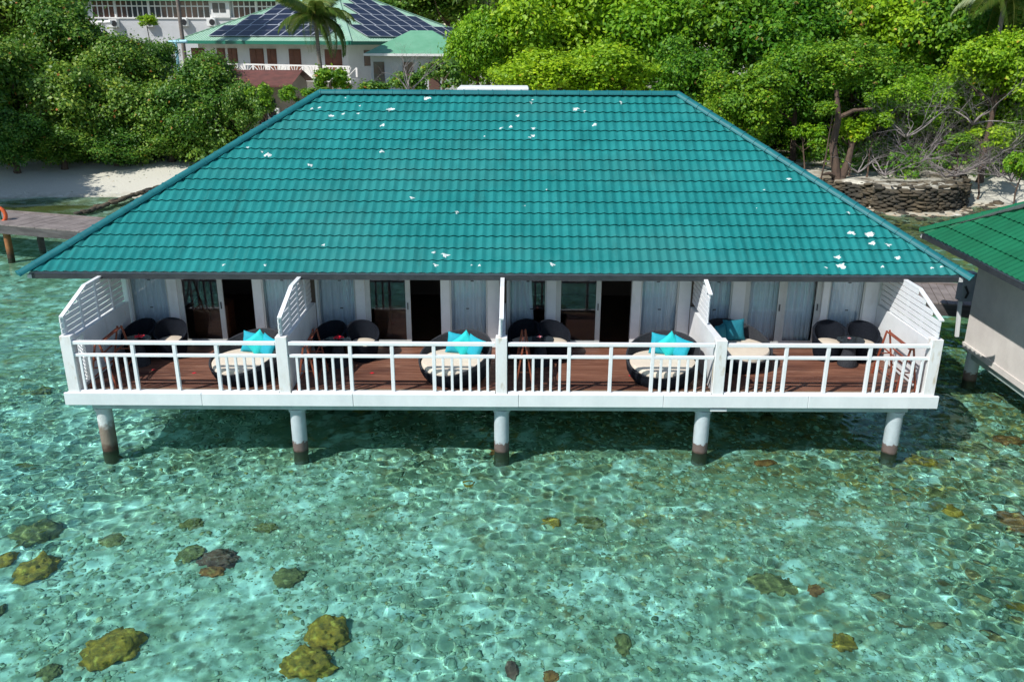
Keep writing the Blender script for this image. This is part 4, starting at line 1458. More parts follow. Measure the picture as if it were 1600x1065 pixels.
rubble('shore_rocks', 1500, (13, 30, 37, 45.5), 0.08, 0.30, 0.30, M['stone'], -0.02, 2.0)
rubble('beach_debris', 500, (-27, -12, 46, 56), 0.02, 0.07, 0.35, rm_, 0, 6.0)
rubble('coral_gravel', 12000, (-11, 12, 8.3, 18), 0.010, 0.028, 0.30, rm_, 0, 4.0)
rubble('reef_lumps', 420, (5, 15, 10.5, 22), 0.06, 0.20, 0.50, M['reef'], -0.03, 8.0)

# ------------------------------------------------------------------ shore: retaining wall, groyne
rw = thing('stone_retaining_wall', 'curved dry stone retaining wall holding up the sand at right', 'stone wall', (20.9, 43.1, 0))
smes = []
for k in range(6):
    v = V1 * (1 + RS.uniform(-0.12, 0.12, (len(V1), 1)))
    v = np.sign(v) * np.abs(v) ** 0.6 * np.array([0.24, 0.20, 0.070])
    smes.append(np_mesh('stone', v, F1, M['stone']))
cnt = 0
extra = []
for row in range(12):
    z = -0.05 + row * 0.116
    for p0, p1 in zip(WALL_PTS[:9], WALL_PTS[1:10]):
        a, b = Vector((*p0, 0)), Vector((*p1, 0))
        L_ = (b - a).length
        d = (b - a).normalized()
        n = max(1, int(L_ / 0.45))
        for k in range(n):
            c = a + d * ((k + 0.5 + (0.5 if row % 2 else 0)) * L_ / n) + Vector((0, row * 0.02, z))
            rot = math.atan2(d.y, d.x)
            vis = 16.0 < c.x < 24 and cnt < 300
            loc = c - Vector((20.9, 43.1, 0)) + Vector((random.uniform(-.09, .09), random.uniform(-0.09, 0.05), random.uniform(-0.025, 0.025)))
            if row >= 10 and random.random() < 0.4:
                continue
            if vis and row > 0:
                link('stone', smes[cnt % 6], rw, loc, (random.uniform(-.12, .12), random.uniform(-.12, .12), rot + random.uniform(-.2, .2)), (random.uniform(0.7, 1.35), random.uniform(0.8, 1.3), random.uniform(0.8, 1.35)))
                cnt += 1
            else:
                extra.append((loc, rot))
mb = MB()
for loc, rot in extra:
    mt = Matrix.Translation(loc) @ Matrix.Rotation(rot, 4, 'Z')
    v = V1 * (1 + RS.uniform(-0.12, 0.12, (len(V1), 1)))
    v = np.sign(v) * np.abs(v) ** 0.6 * np.array([0.24, 0.20, 0.070])
    mb.add([mt @ Vector(q) for q in v], [tuple(f) for f in F1])
mb.build('stones_beyond', M['stone'], rw, kind='stuff')
core = MB()
for p0, p1 in zip(WALL_PTS[:9], WALL_PTS[1:10]):
    a, b = Vector((*p0, 0)) - Vector((20.9, 43.1, 0)), Vector((*p1, 0)) - Vector((20.9, 43.1, 0))
    dd_ = (b - a).normalized()
    nn_ = Vector((-dd_.y, dd_.x, 0)) * 0.22
    core.bar(a + nn_ + Vector((0, 0, 0.45)), b + nn_ + Vector((0, 0, 0.45)), 0.2, 1.3)
core.build('wall_core', M['dark_stone'], rw)

ga, gb = at_z(122, 336, 0.0), at_z(252, 292, 0.25)
gr = thing('stone_groyne', 'low dark stone groyne running from the beach into the shallows at left', 'groyne', ga)
d = gb - ga
n = int(d.length / 0.42)
for k in range(n):
    for q in range(2):
        c = d * ((k + 0.5 * q) / n) + Vector((random.uniform(-.1, .1) + 0.22 * q, random.uniform(-.06, .06) + 0.1 * q, 0.08 + random.uniform(-0.03, 0.05)))
        v = np.sign(V1) * np.abs(V1) ** 0.7
        if k < 6 and q == 0 or not smes:
            pass
        st = link('stone', smes[(k + q) % 6], gr, c, (random.uniform(-.2, .2), random.uniform(-.2, .2), math.atan2(d.y, d.x) + random.uniform(-.3, .3)), (1.2, 1.0, 1.3))
        st.cycles.is_caustics_receiver = True

# ------------------------------------------------------------------ vegetation
def crown_mesh(name, key, R, n_leaf, leaf, flat=0.85, lobes=26, seed=1):
    rs = np.random.default_rng(seed)
    # lobe centres through an ellipsoid of radius R
    d = rs.normal(size=(lobes, 3))
    d /= np.linalg.norm(d, axis=1)[:, None]
    d[:, 2] = np.where(d[:, 2] < 0, d[:, 2] * np.where(rs.random(lobes) < 0.35, -1, 0.85), d[:, 2])
    C = d * (rs.uniform(0.35, 0.84, lobes)[:, None]) * R
    rad_ = rs.uniform(0.16, 0.36, lobes) * R
    w = rad_ ** 2
    li = rs.choice(lobes, n_leaf, p=w / w.sum())
    n = rs.normal(size=(n_leaf, 3))
    n /= np.linalg.norm(n, axis=1)[:, None]
    n[:, 2] = np.where(rs.random(n_leaf) < 0.6, np.abs(n[:, 2]), n[:, 2])
    rr = rad_[li] * rs.uniform(0.35, 1.12, n_leaf) ** 0.6
    # lumpy lobes: sub-clumps
    bump_ = 1 + 0.22 * np.sin(n[:, 0] * 7 + li) * np.sin(n[:, 1] * 6 + li * 2) * np.sin(n[:, 2] * 8)
    P = C[li] + n * (rr * bump_)[:, None]
    q_ = np.sin(P[:, 0] * 2.1 + seed) * np.sin(P[:, 1] * 1.9 + seed * 2) * np.sin(P[:, 2] * 2.4 + seed * 3)
    P = P * (1 + 0.16 * q_)[:, None] + rs.normal(size=(n_leaf, 3)) * np.where(rs.random(n_leaf) < 0.3, 0.11, 0.04)[:, None] * R
    P[:, 2] *= flat
    # some stragglers beyond the outline
    k = rs.random(n_leaf) < 0.03
    P[k] *= rs.uniform(1.0, 1.12, k.sum())[:, None]
    N = n + rs.normal(size=(n_leaf, 3)) * 0.55 + np.array([0, 0, 0.45])
    N /= np.linalg.norm(N, axis=1)[:, None]
    T = np.cross(N, rs.normal(size=(n_leaf, 3)))
    T /= np.linalg.norm(T, axis=1)[:, None]
    B = np.cross(N, T)
    s = leaf * rs.uniform(0.6, 1.25, n_leaf)[:, None]
    v0 = P - T * s * 0.5
    v1 = P + B * s * 0.30 - N * s * 0.05
    v2 = P + T * s * 0.5 - N * s * 0.12
    v3 = P - B * s * 0.30 - N * s * 0.05
    co = np.stack([v0, v1, v2, v3], 1).reshape(-1, 3)
    f = np.arange(n_leaf * 4).reshape(-1, 4)
    lt = rs.random(lobes)
    tint = np.clip(rs.random(n_leaf) * 0.72 + lt[li] * 0.26, 0, 1) ** 1.1
    rare = rs.random(n_leaf) < 0.006
    tint = np.where(rare, 0.99, np.minimum(tint, 0.93))
    return np_mesh(name, co, f, M[key], False, tint)


CR = {}
for key in ('leaf_dark', 'leaf_bright', 'leaf_mid'):
    CR[key] = [crown_mesh('crown', key, 3.0, 26000, 0.23 if key == 'leaf_dark' else 0.25, seed=10 * len(key) + s_, lobes=52) for s_ in range(3)]
    CR[key + '_s'] = [crown_mesh('crown', key, 1.2, 2600, 0.20, lobes=12, seed=99 + s_) for s_ in range(2)]


def trunk_mb(h, r, rx, lean=(0, 0)):
    mb = MB()
    r = r if rx > 1.3 else 0.05
    mid = Vector((lean[0] * 0.5 + random.uniform(-.2, .2), lean[1] * 0.5, h * 0.5))
    top = Vector((lean[0], lean[1], h))
    mb.tube([(0, 0, -0.1), (0.04, 0, 0.25), mid, top], [r * 1.45, r, r * 0.8, r * 0.55], 9)
    for k in range(6):
        a = 2 * PI * k / 6 + random.uniform(-.4, .4)
        st = mid.lerp(top, random.uniform(0.1, 0.9))
        e1 = st + Vector((math.cos(a) * rx * 0.35, math.sin(a) * rx * 0.35, rx * 0.22))
        e2 = e1 + Vector((math.cos(a + .3) * rx * 0.3, math.sin(a + .3) * rx * 0.3, rx * random.uniform(0.1, 0.3)))
        mb.tube([st, e1, e2], [r * 0.45, r * 0.28, r * 0.12], 6)
    return mb


def tree(px, py, Y, rxp, ryp, key, label, name='broadleaf_tree', group=None, trunk=True, small=False):
    c = at_y(px, py, Y)
    k = (Y * math.cos(PITCH) + 2) / FPX
    rx, rz = rxp * k, ryp * k
    g = float(ground_h(c.x, Y))
    t_ = thing(name, label, 'shrub' if 'shrub' in name else 'tree', (c.x, Y, g), 0, group)
    base = CR[key + ('_s' if small else '')]
    Rb = 1.2 if small else 3.0
    link('crown', random.choice(base), t_, (0, 0, c.z - g), (0, 0, random.uniform(0, 6.28)), (rx / Rb, rx / Rb, rz / Rb / 0.85))
    if trunk:
        trunk_mb(max(0.6, c.z - g - rz * 0.1), 0.09 + 0.035 * rx, rx, (random.uniform(-.4, .4), 0)).build('trunk', M['bark'], t_, smooth=True)
    return t_


GL, GR_, GF = 'dark trees along the left beach', 'bright green trees behind the villa and right bank', 'far trees on the skyline'
LT = [(20, 20, 63, 95, 80, 'topmost dark tree in the upper left corner'), (100, 70, 60, 72, 62, 'dark tree against the pale block at upper left'),
      (185, 118, 58, 66, 56, 'dark tree below the pale block windows'), (238, 98, 61, 40, 40, 'rounded dark treetop beside the grey palm trunk'),
      (325, 142, 58, 62, 54, 'dark tree in front of the solar roofed building'), (30, 150, 56, 88, 80, 'broad dark tree at the left edge above the beach'),
      (120, 175, 54, 76, 70, 'dark tree with orange leaves above the beach'), (215, 180, 55, 74, 66, 'middle dark tree above the shaded sand'),
      (292, 190, 55, 68, 56, 'dark tree ending near the left hip of the teal roof'), (372, 178, 56, 42, 46, 'dark tree touching the left hip of the teal roof'),
      (18, 222, 50, 62, 50, 'low dark tree drooping over the sand at the left edge'), (95, 228, 52, 60, 38, 'low dark tree hanging over the shaded beach'),
      (180, 232, 53, 62, 32, 'low spreading dark tree near the middle of the beach'), (265, 226, 54, 56, 28, 'lowest dark tree right of the beach middle'),
      (340, 224, 56, 46, 24, 'low dark bush beside the roof hip')]
for X_, Y_, hz, rr_, lb in ((-34.0, 41.5, 9.0, 4.2, 'tall dark tree beyond the left edge nearest the jetty'), (-35.0, 47.0, 9.5, 4.4, 'tall dark tree beyond the left edge on the beach'), (-38.0, 54.0, 9.0, 4.2, 'tall dark tree at the back of the beach beyond the left edge')):
    t_ = thing('broadleaf_tree', lb, 'tree', (X_, Y_, float(ground_h(X_, Y_))), 0, GL)
    link('crown', CR['leaf_dark'][0], t_, (0, 0, hz - 1.2), (0, 0, X_), (rr_ / 3, rr_ / 3, rr_ / 2.6))
    trunk_mb(hz - 1.5, 0.25, rr_).build('trunk', M['bark'], t_, smooth=True)
for px, py, Y, a, b, lb in LT:
    tree(px, py, Y, a, b, 'leaf_dark', lb, group=GL)
tree(404, 150, 53, 26, 24, 'leaf_mid', 'sparse reddish green treetop by the brown roofed house', small=True, group=GL)
tree(408, 170, 53, 22, 20, 'leaf_dark', 'small dark tree top left of the dark doorway', small=True, group=GL)
tree(232, 34, 66, 20, 12, 'leaf_bright', 'yellow flowering treetop in front of the pale wall', small=True)
RT_ = [(742, 82, 60, 50, 58, 'leaf_bright', 'yellow green tree nearest the solar roof'), (812, 66, 62, 78, 72, 'leaf_bright', 'broad yellow green tree above the white cover'),
       (905, 45, 65, 90, 80, 'leaf_bright', 'tall yellow green tree above the middle of the ridge'), (845, 122, 54, 76, 42, 'leaf_bright', 'yellow green tree just over the middle ridge'),
       (950, 118, 54, 74, 46, 'leaf_bright', 'yellow green tree just over the right half of the ridge'), (1010, 62, 62, 80, 72, 'leaf_bright', 'yellow green tree right of the ridge middle'),
       (1075, 130, 54, 60, 56, 'leaf_mid', 'green tree above the right end of the ridge'), (1120, 50, 62, 84, 76, 'leaf_mid', 'tall green tree above the right end of the ridge'),
       (1165, 160, 50, 66, 50, 'leaf_mid', 'green tree hanging over the right hip of the teal roof'), (1215, 70, 60, 84, 76, 'leaf_mid', 'green tree in the middle of the right bank'),
       (1250, 130, 54, 66, 56, 'leaf_mid', 'green tree left of the forked trunk'), (1310, 50, 62, 86, 76, 'leaf_mid', 'tall green tree above the forked trunk'),
       (1340, 130, 55, 66, 52, 'leaf_mid', 'green tree above the dead branches'), (1400, 60, 60, 80, 74, 'leaf_bright', 'yellow green tree at the top right'),
       (1480, 70, 58, 80, 76, 'leaf_mid', 'green tree left of the drooping palm'), (1470, 165, 56, 76, 54, 'leaf_mid', 'green tree behind the grey dead branches'),
       (1570, 90, 55, 80, 74, 'leaf_mid', 'green tree at the upper right edge'), (1580, 190, 50, 66, 60, 'leaf_mid', 'green tree at the right edge above the dead brush'),
       (1400, 215, 60, 80, 46, 'leaf_mid', 'shaded green tree behind the dead brush'), (1110, 195, 49, 40, 34, 'leaf_mid', 'low green tree beside the roof hip'),
       (1562, 105, 48.5, 64, 52, 'leaf_bright', 'yellow green tree hiding the trunk of the right palm'), (1180, 205, 56, 50, 34, 'leaf_mid', 'low shaded tree left of the bright leafy spray'), (1245, 195, 60, 60, 36, 'leaf_mid', 'low green tree just left of the forked trunk'),
       (1420, 160, 51, 54, 40, 'leaf_bright', 'yellow green tree straight above the stone wall'), (1525, 150, 52, 60, 48, 'leaf_bright', 'yellow green tree among the bare branches at right')]
for px, py, Y, a, b, key, lb in RT_:
    tree(px, py + 6, Y, a * 1.12, b * 1.12, key, lb, group=GR_)
for px, py, Y, a, b, key, lb in [(1262, 212, 49.0, 34, 24, 'leaf_bright', 'small bright leafy spray left of the forked trunk'), (1335, 205, 47.2, 36, 24, 'leaf_bright', 'small bright leafy spray right of the forked trunk'),
                            (1292, 172, 45.9, 24, 16, 'leaf_mid', 'small green spray hanging before the top of the forked trunk'), (1366, 190, 47.0, 32, 18, 'leaf_bright', 'bright spray among the dead branches'), (1595, 262, 43.0, 26, 30, 'leaf_bright', 'bright leafy spray hanging at the right edge'),
                            (1500, 225, 46.5, 30, 20, 'leaf_mid', 'small green spray above the dead brush'), (1545, 215, 46, 36, 22, 'leaf_bright', 'bright green spray near the right edge')]:
    tree(px, py, Y, a, b, key, lb, small=True, group='leafy sprays over the right bank', name='leafy_shrub', trunk=True)
for px, py, Y, a, b, key, lb in [(462, 148, 46, 30, 18, 'leaf_mid', 'green shrub at the left end of the ridge'), (522, 128, 50, 36, 26, 'leaf_mid', 'round green shrub below the palm'),
                            (585, 142, 50, 34, 18, 'leaf_dark', 'dark shrub behind the ridge left of the bare tree'), (640, 132, 50, 34, 24, 'leaf_dark', 'dark shrub below the bare branched tree'),
                            (690, 118, 52, 34, 32, 'leaf_dark', 'dark leafy bush right of the bare tree'), (495, 146, 48, 26, 12, 'leaf_dark', 'low shrub just behind the ridge by the palm')]:
    tree(px, py, Y, a, b, key, lb, small=True, group='shrubs showing behind the ridge', name='leafy_shrub')
for k, (px, py, a, b) in enumerate([(600, 5, 80, 60), (700, 0, 90, 50), (800, -30, 100, 60), (930, -30, 110, 60), (1060, -30, 110, 60), (1190, -30, 110, 60), (1320, -30, 110, 60), (1450, -30, 110, 60), (1580, -30, 110, 60), (-60, 60, 110, 120)]):
    tree(px, py, 108 if k < 9 else 80, a, b, 'leaf_dark', 'tall dark tree on the skyline, ' + ['above the solar roof', 'right of the solar roof', 'left of the top middle', 'at the top middle', 'right of the top middle', 'above the right hip', 'above the forked trunk', 'near the top right palm', 'in the top right corner', 'outside the upper left edge'][k], group=GF)


def leaf_mass(name, key, label, lobes_, n_leaf, leaf, seed):
    """undergrowth: leaves over many rounded lumps (x, y, z, radius)"""
    rs = np.random.default_rng(seed)
    Cn = np.array([l[:3] for l in lobes_])
    Rr = np.array([l[3] for l in lobes_])
    w = Rr ** 2
    li = rs.choice(len(Cn), n_leaf, p=w / w.sum())
    n = rs.normal(size=(n_leaf, 3))
    n[:, 1] = np.where(rs.random(n_leaf) < 0.6, -np.abs(n[:, 1]), n[:, 1])
    n[:, 2] = np.where(rs.random(n_leaf) < 0.5, np.abs(n[:, 2]), n[:, 2])
    n /= np.linalg.norm(n, axis=1)[:, None]
    b_ = 1 + 0.25 * np.sin(n[:, 0] * 7 + li) * np.sin(n[:, 2] * 7 + li * 2.3)
    P = Cn[li] + n * (Rr[li] * rs.uniform(0.5, 1.1, n_leaf) ** 0.6 * b_)[:, None]
    N = n + rs.normal(size=(n_leaf, 3)) * 0.55 + np.array([0, 0, 0.45])
    N /= np.linalg.norm(N, axis=1)[:, None]
    T = np.cross(N, rs.normal(size=(n_leaf, 3)))
    T /= np.linalg.norm(T, axis=1)[:, None]
    B = np.cross(N, T)
    s = leaf * rs.uniform(0.6, 1.25, n_leaf)[:, None]
    co = np.stack([P - T * s * 0.5, P + B * s * 0.3, P + T * s * 0.5 - N * s * 0.1, P - B * s * 0.3], 1).reshape(-1, 3)
    lt = rs.random(len(Cn))
    tint = np.minimum(np.clip(rs.random(n_leaf) * 0.72 + lt[li] * 0.26, 0, 1) ** 1.1, 0.93)
    return link(name, np_mesh(name, co, np.arange(n_leaf * 4).reshape(-1, 4), M[key], False, tint), kind='stuff', label=label, category='undergrowth')


rs_ = random.Random(5)
lob = []
for _ in range(230):
    x_, y_ = rs_.uniform(-4, 46), rs_.uniform(53.5, 74)
    if x_ < 6 and y_ < 60:
        continue
    r_ = rs_.uniform(0.9, 2.1)
    lob.append((x_, y_, 1.5 + rs_.uniform(0.2, 1.0) * r_ + max(0, y_ - 60) * 0.14 * rs_.random(), r_))
for _ in range(110):
    x_ = rs_.uniform(18.5, 40)
    y_ = rs_.uniform(float(wall_line(x_)) + 3.4 if x_ < 26 else 49.5, 57)
    r_ = rs_.uniform(0.6, 1.2)
    lob.append((x_, y_, 1.2 + 0.5 * r_, r_))
leaf_mass('undergrowth', 'leaf_mid', 'dense green undergrowth beneath the trees on the right bank', lob, 105000, 0.25, 3)
lob = []
for _ in range(130):
    x_, y_ = rs_.uniform(-46, -17), rs_.uniform(53.5, 63)
    r_ = rs_.uniform(0.8, 1.7)
    lob.append((x_, y_, 0.9 + rs_.uniform(0.2, 1.0) * r_, r_))
leaf_mass('beach_undergrowth', 'leaf_dark', 'dark undergrowth beneath the trees on the left beach', lob, 45000, 0.24, 4)
lob = []
for _ in range(260):
    x_, y_ = rs_.uniform(-90, 130), rs_.uniform(112, 135)
    r_ = rs_.uniform(2.0, 4.5)
    lob.append((x_, y_, rs_.uniform(2, 17), r_))
leaf_mass('far_wood', 'leaf_dark', 'far wood closing the skyline behind the buildings', lob, 90000, 0.6, 6)


def branch_tree(name, label, cat, loc, n_main, L0, r0, depth, m_, spread=0.9, up=0.5, seed=1, group=None, part='branches', squash=1.0):
    rr = random.Random(seed)
    mb = MB()
    def grow(p, d, L_, r_, lv):
        pts, rs_ = [p], [r_]
        q, dd = p.copy(), d.copy()
        for k in range(4):
            dd = (dd + Vector((rr.uniform(-1, 1), rr.uniform(-1, 1), rr.uniform(-0.7, 0.7))) * 0.35).normalized()
            q = q + dd * L_ / 4
            pts.append(q.copy())
            rs_.append(r_ * (1 - 0.15 * (k + 1)))
        mb.tube(pts, rs_, 5 if lv < 2 else 3, caps=False)
        if lv < depth:
            for k in range(rr.choice((3, 3, 4))):
                i = rr.choice((2, 3, 4, 4))
                nd = (dd + Vector((rr.uniform(-1, 1), rr.uniform(-1, 1), rr.uniform(-0.6, 0.9))) * spread).normalized()
                grow(pts[i], nd, L_ * rr.uniform(0.55, 0.8), rs_[i] * 0.62, lv + 1)
    for k in range(n_main):
        a = 2 * PI * k / n_main + rr.uniform(-.5, .5)
        grow(Vector((0, 0, 0)), Vector((math.cos(a), math.sin(a) * squash, up)).normalized(), L0 * rr.uniform(0.8, 1.2), r0, 0)
    t_ = thing(name, label, cat, loc, 0, group)
    mb.build(part, m_, t_, smooth='all')
    return t_


def on_ground(px, py, Y):
    c = at_y(px, py, Y)
    return (c.x, Y, float(ground_h(c.x, Y)))
# the forked trunk on the right bank
c = at_z(1318, 278, 1.5)
ft = thing('forked_tree', 'brown forked tree trunk standing on the sand above the stone wall', 'tree', (c.x + 0.3, c.y + 1.6, 1.2))
mb = MB()
mb.tube([(0, 0, -.1), (-0.15, 0, 0.5), (-0.45, 0.1, 1.8), (-0.30, 0.2, 3.2), (-0.55, 0.3, 4.6)], [0.30, 0.24, 0.20, 0.17, 0.10], 10)
mb.tube([(0.15, 0, 0), (0.45, 0, 0.9), (0.6, 0.2, 1.8), (1.3, 0.3, 2.9)], [0.26, 0.17, 0.15, 0.06], 9)
mb.tube([(-0.30, 0.2, 3.2), (0.4, 0, 3.6), (1.3, -0.1, 3.7)], [0.13, 0.10, 0.05], 7)
mb.tube([(-0.05, 0, 0.1), (-0.6, -0.3, 0.35), (-1.0, -0.5, 0.30)], [0.14, 0.1, 0.05], 6)
mb.build('trunk', M['bark'], ft, smooth=True)
link('crown', CR['leaf_mid'][1], ft, (0.2, 1.5, 5.6), (0, 0, 1), (0.8, 0.8, 0.6))
c = at_z(1200, 232, 1.5)
branch_tree('tree_stump', 'reddish brown stump with roots beside the roof hip', 'stump', (c.x, c.y, 1.4), 5, 0.9, 0.14, 1, M['bark'], seed=4, part='roots')
DB = [(1475, 290, 45.9, 9, 1.3, 0.035, 4, 'low tangle of pale twigs just behind the right end of the stone wall'), (1580, 285, 44.6, 8, 1.5, 0.04, 4, 'low pale brush leaning out by the green neighbouring roof'), (1415, 235, 49.0, 8, 1.9, 0.045, 4, 'thick grey thicket behind the middle of the stone wall'),
      (1385, 258, 46.3, 7, 1.5, 0.05, 4, 'grey tangled dead brush right of the forked trunk'), (1440, 228, 47.2, 7, 1.9, 0.055, 4, 'tall grey dead brush above the stone wall corner'),
      (1495, 262, 46.2, 7, 1.8, 0.055, 4, 'grey dead brush above the right end of the stone wall'), (1555, 300, 46.0, 8, 1.5, 0.04, 4, 'pale dead brush over the small beach at right'),
      (1592, 262, 46.5, 7, 1.7, 0.045, 4, 'dead brush at the right edge'), (1525, 165, 48.5, 6, 2.2, 0.05, 4, 'grey bare branches high among the right trees'),
      (1420, 185, 47.5, 6, 2.1, 0.05, 4, 'bare grey branches left of the drooping palm'), (1345, 240, 46.0, 5, 1.1, 0.04, 3, 'thin dead twigs at the foot of the forked trunk'),
      (1550, 225, 47.0, 6, 1.9, 0.05, 4, 'grey dead branches above the small beach at right')]
for k, (px, py, Y, n, L_, r_, dp, lb) in enumerate(DB):
    c = at_y(px, py, Y)
    branch_tree('dead_brush', lb, 'dead shrub', (c.x, Y, max(c.z - 1.0, 1.4)), n, L_, r_, dp, M['dead'], seed=20 + k, group='grey dead brush on the right bank', up=0.6)
c = at_y(640, 140, 47)
branch_tree('bare_tree', 'thin grey nearly leafless tree in front of the green roofed wing', 'tree', (c.x, 47, c.z - 0.2), 5, 1.5, 0.05, 3, M['dead'], seed=61, up=2.2, spread=0.7)


def frond_mesh(L_, droop, seed, key='frond'):
    rr = np.random.default_rng(seed)
    n = 46
    t = np.linspace(0, 1, n)
    x = L_ * (t * 0.95 - 0.12 * t ** 3)
    z = L_ * (0.30 * t - droop * t ** 2.2)
    vs, fs, tn = [], [], []
    def quad(a, b, c_, d, tt):
        k = len(vs)
        vs.extend([a, b, c_, d])
        fs.append((k, k + 1, k + 2, k + 3))
        tn.append(tt)
    for i in range(n - 1):
        p, q = Vector((x[i], 0, z[i])), Vector((x[i + 1], 0, z[i + 1]))
        w = 0.035 * (1 - t[i]) + 0.008
        quad(p + Vector((0, -w, 0)), q + Vector((0, -w, 0)), q + Vector((0, w, 0)), p + Vector((0, w, 0)), 0.9)
        quad(p + Vector((0, 0, -w)), q + Vector((0, 0, -w)), q + Vector((0, 0, w)), p + Vector((0, 0, w)), 0.9)
        if i > 3:
            ll = L_ * 0.24 * math.sin(PI * min(1, 0.18 + 0.8 * t[i])) ** 0.7
            for s_ in (-1, 1):
                for h in (0.0, 0.5):
                    b = p.lerp(q, h)
                    e1 = b + Vector((0.35 * ll, s_ * ll * 0.62, -0.18 * ll + rr.uniform(-.05, .05)))
                    e2 = b + Vector((0.55 * ll, s_ * ll * 0.82, -0.75 * ll + rr.uniform(-.1, .1)))
                    ww = Vector((0.026, 0, 0.006))
                    tt = rr.random() * 0.9
                    quad(b - ww, b + ww, e1 + ww, e1 - ww, tt)
                    quad(e1 - ww, e1 + ww, e2 + ww * 0.2, e2 - ww * 0.2, tt)
    return np_mesh('frond', np.array([v[:] for v in vs]), np.array(fs), M[key], False, np.array(tn))


FR = [frond_mesh(3.0, d_, 3 + k) for k, d_ in enumerate((0.35, 0.62, 0.95))]
def palm(px, py, Y, label, n=17, trunk=True, top_r=0.13, scale=1.0, base_z=None, lean=0.0):
    c = at_y(px, py, Y)
    g = float(ground_h(c.x, Y))
    t_ = thing('palm_tree', label, 'palm tree', (c.x, Y, g), 0, 'coconut palms among the buildings')
    h = c.z - g
    if trunk:
        MB().tube([(lean, 0, -.1), (lean * 0.7, 0, h * 0.3), (lean * 0.2, 0, h * 0.7), (0, 0, h)], [top_r * 1.6, top_r * 1.1, top_r, top_r * 0.95], 10).build('trunk', M['palm_bark'], t_, smooth=True)
    for k in range(n):
        a = 2 * PI * k / n * 2.4 + random.uniform(-.2, .2)
        q = k / n
        m_ = FR[0 if q < 0.35 else 1 if q < 0.7 else 2]
        tilt = rad(-40 + 70 * q)
        o = link('frond', m_, t_, (0, 0, h), None, (scale,) * 3)
        o.rotation_euler = (Matrix.Rotation(a, 4, 'Z') @ Matrix.Rotation(tilt, 4, 'Y')).to_euler()
    return t_
palm(492, 22, 60, 'coconut palm in front of the solar roofed building', lean=0.4, scale=1.0, n=22)
palm(268, -75, 72, 'tall grey palm trunk rising before the pale block', lean=0.15, top_r=0.15)
palm(762, -22, 63, 'coconut palm with drooping fronds above the yellow green trees')
palm(1572, -8, 51.5, 'coconut palm with brown drooping fronds at the top right', scale=1.05)

# ------------------------------------------------------------------ buildings behind
# solar roofed hotel building, turned 30 degrees, corner towards the camera
C0 = at_y(546, 65, 68)
YAW = rad(-30)
sb = thing('hotel_building', 'white building with brown doors under a pale green roof full of solar panels', 'building', (C0.x, C0.y, 0), YAW)
# local frame: corner at 0,0; left face eave runs along -x, right face along +y
EL, ER, ez, st_ = 19.4, 20.0, C0.z, 0.468
A = [Vector((-EL, 0, ez)), Vector((0, 0, ez)), Vector((0, ER, ez)), Vector((-EL, ER, ez))]
h_ = EL / 2 * st_
R1, R2 = Vector((-EL / 2, EL / 2, ez + h_)), Vector((-EL / 2, ER - EL / 2, ez + h_))
mb = MB()
dn = Vector((0, 0, -0.12))
mb.add(A + [R1, R2] + [a + dn for a in A], [(0, 1, 4), (1, 2, 5, 4), (2, 3, 5), (3, 0, 4, 5), (9, 8, 7, 6)])
sr = mb.build('roof', M['metal_green'], sb)
for a, b in ((A[0], A[1]), (A[1], A[2]), (A[2], A[3]), (A[3], A[0])):
    d = (b - a).normalized()
    o_ = Vector((d.y, -d.x, 0)) * 0.06
    MB().bar(a + o_ + Vector((0, 0, -0.12)), b + o_ + Vector((0, 0, -0.12)), 0.12, 0.26).build('gutter', M['deep_green'], sr)
rib = MB()
for q in range(1, 60):          # standing seams of the sheet metal
    u = q * EL / 60
    r_ = min(u, EL - u)
    rib.bar((-u, 0.02, ez + 0.02), (-u, r_, ez + r_ * st_ + 0.02), 0.05, 0.04)
    rib.bar((-0.02, u, ez + 0.02), (-r_, u, ez + r_ * st_ + 0.02), 0.05, 0.04)
rib.build('roof_seams', M['metal_green'], sr, kind='stuff')
for a, b in ((A[1], R1), (A[0], R1), (A[2], R2)):
    MB().bar(a + Vector((0, 0, 0.03)), b + Vector((0, 0, 0.03)), 0.35, 0.05).build('hip_flashing', M['metal_green'], sr)
# panels
pw, ph = 1.60, 2.08
cs = 1 / math.sqrt(1 + st_ * st_)
def panel_mesh(mt, nm):
    mb = MB()
    mb.box(0.02, 0.02, 0.09, pw - 0.02, ph - 0.02, 0.12, mt=mt)
    for (a, b, c_, d) in ((0, 0, pw, 0.035), (0, ph - 0.035, pw, ph), (0, 0.0351, 0.045, ph - 0.0351), (pw - 0.045, 0.0351, pw, ph - 0.0351), (0.046, ph / 2 - 0.012, pw - 0.046, ph / 2 + 0.012)):
        mb.box(a, b, 0.095, c_, d, 0.128, 1, mt=mt)
    return mb.mesh('solar_panel', [M['solar'], M['solar_frame']])
ca = math.atan(st_)
mL = Matrix.Rotation(ca, 4, 'X')
mR = Matrix.Rotation(PI / 2, 4, 'Z') @ Matrix.Rotation(ca, 4, 'X')
meL, meR = panel_mesh(mL, 'l'), panel_mesh(mR, 'r')
for j in range(4):
    run0, run1 = 0.55 + j * ph * cs, 0.55 + (j + 1) * ph * cs
    # left face (runs along -x)
    u = run1 + 0.35
    while u + pw < EL - run1 + 0.2:
        link('solar_panel', meL, sr, (-u - pw, run0, ez + run0 * st_ + 0.02))
        u += pw + 0.03
    u = run1 + 0.35
    while u + pw < ER - run1 + 0.2:
        link('solar_panel', meR, sr, (-run0, u, ez + run0 * st_ + 0.02))
        u += pw + 0.03
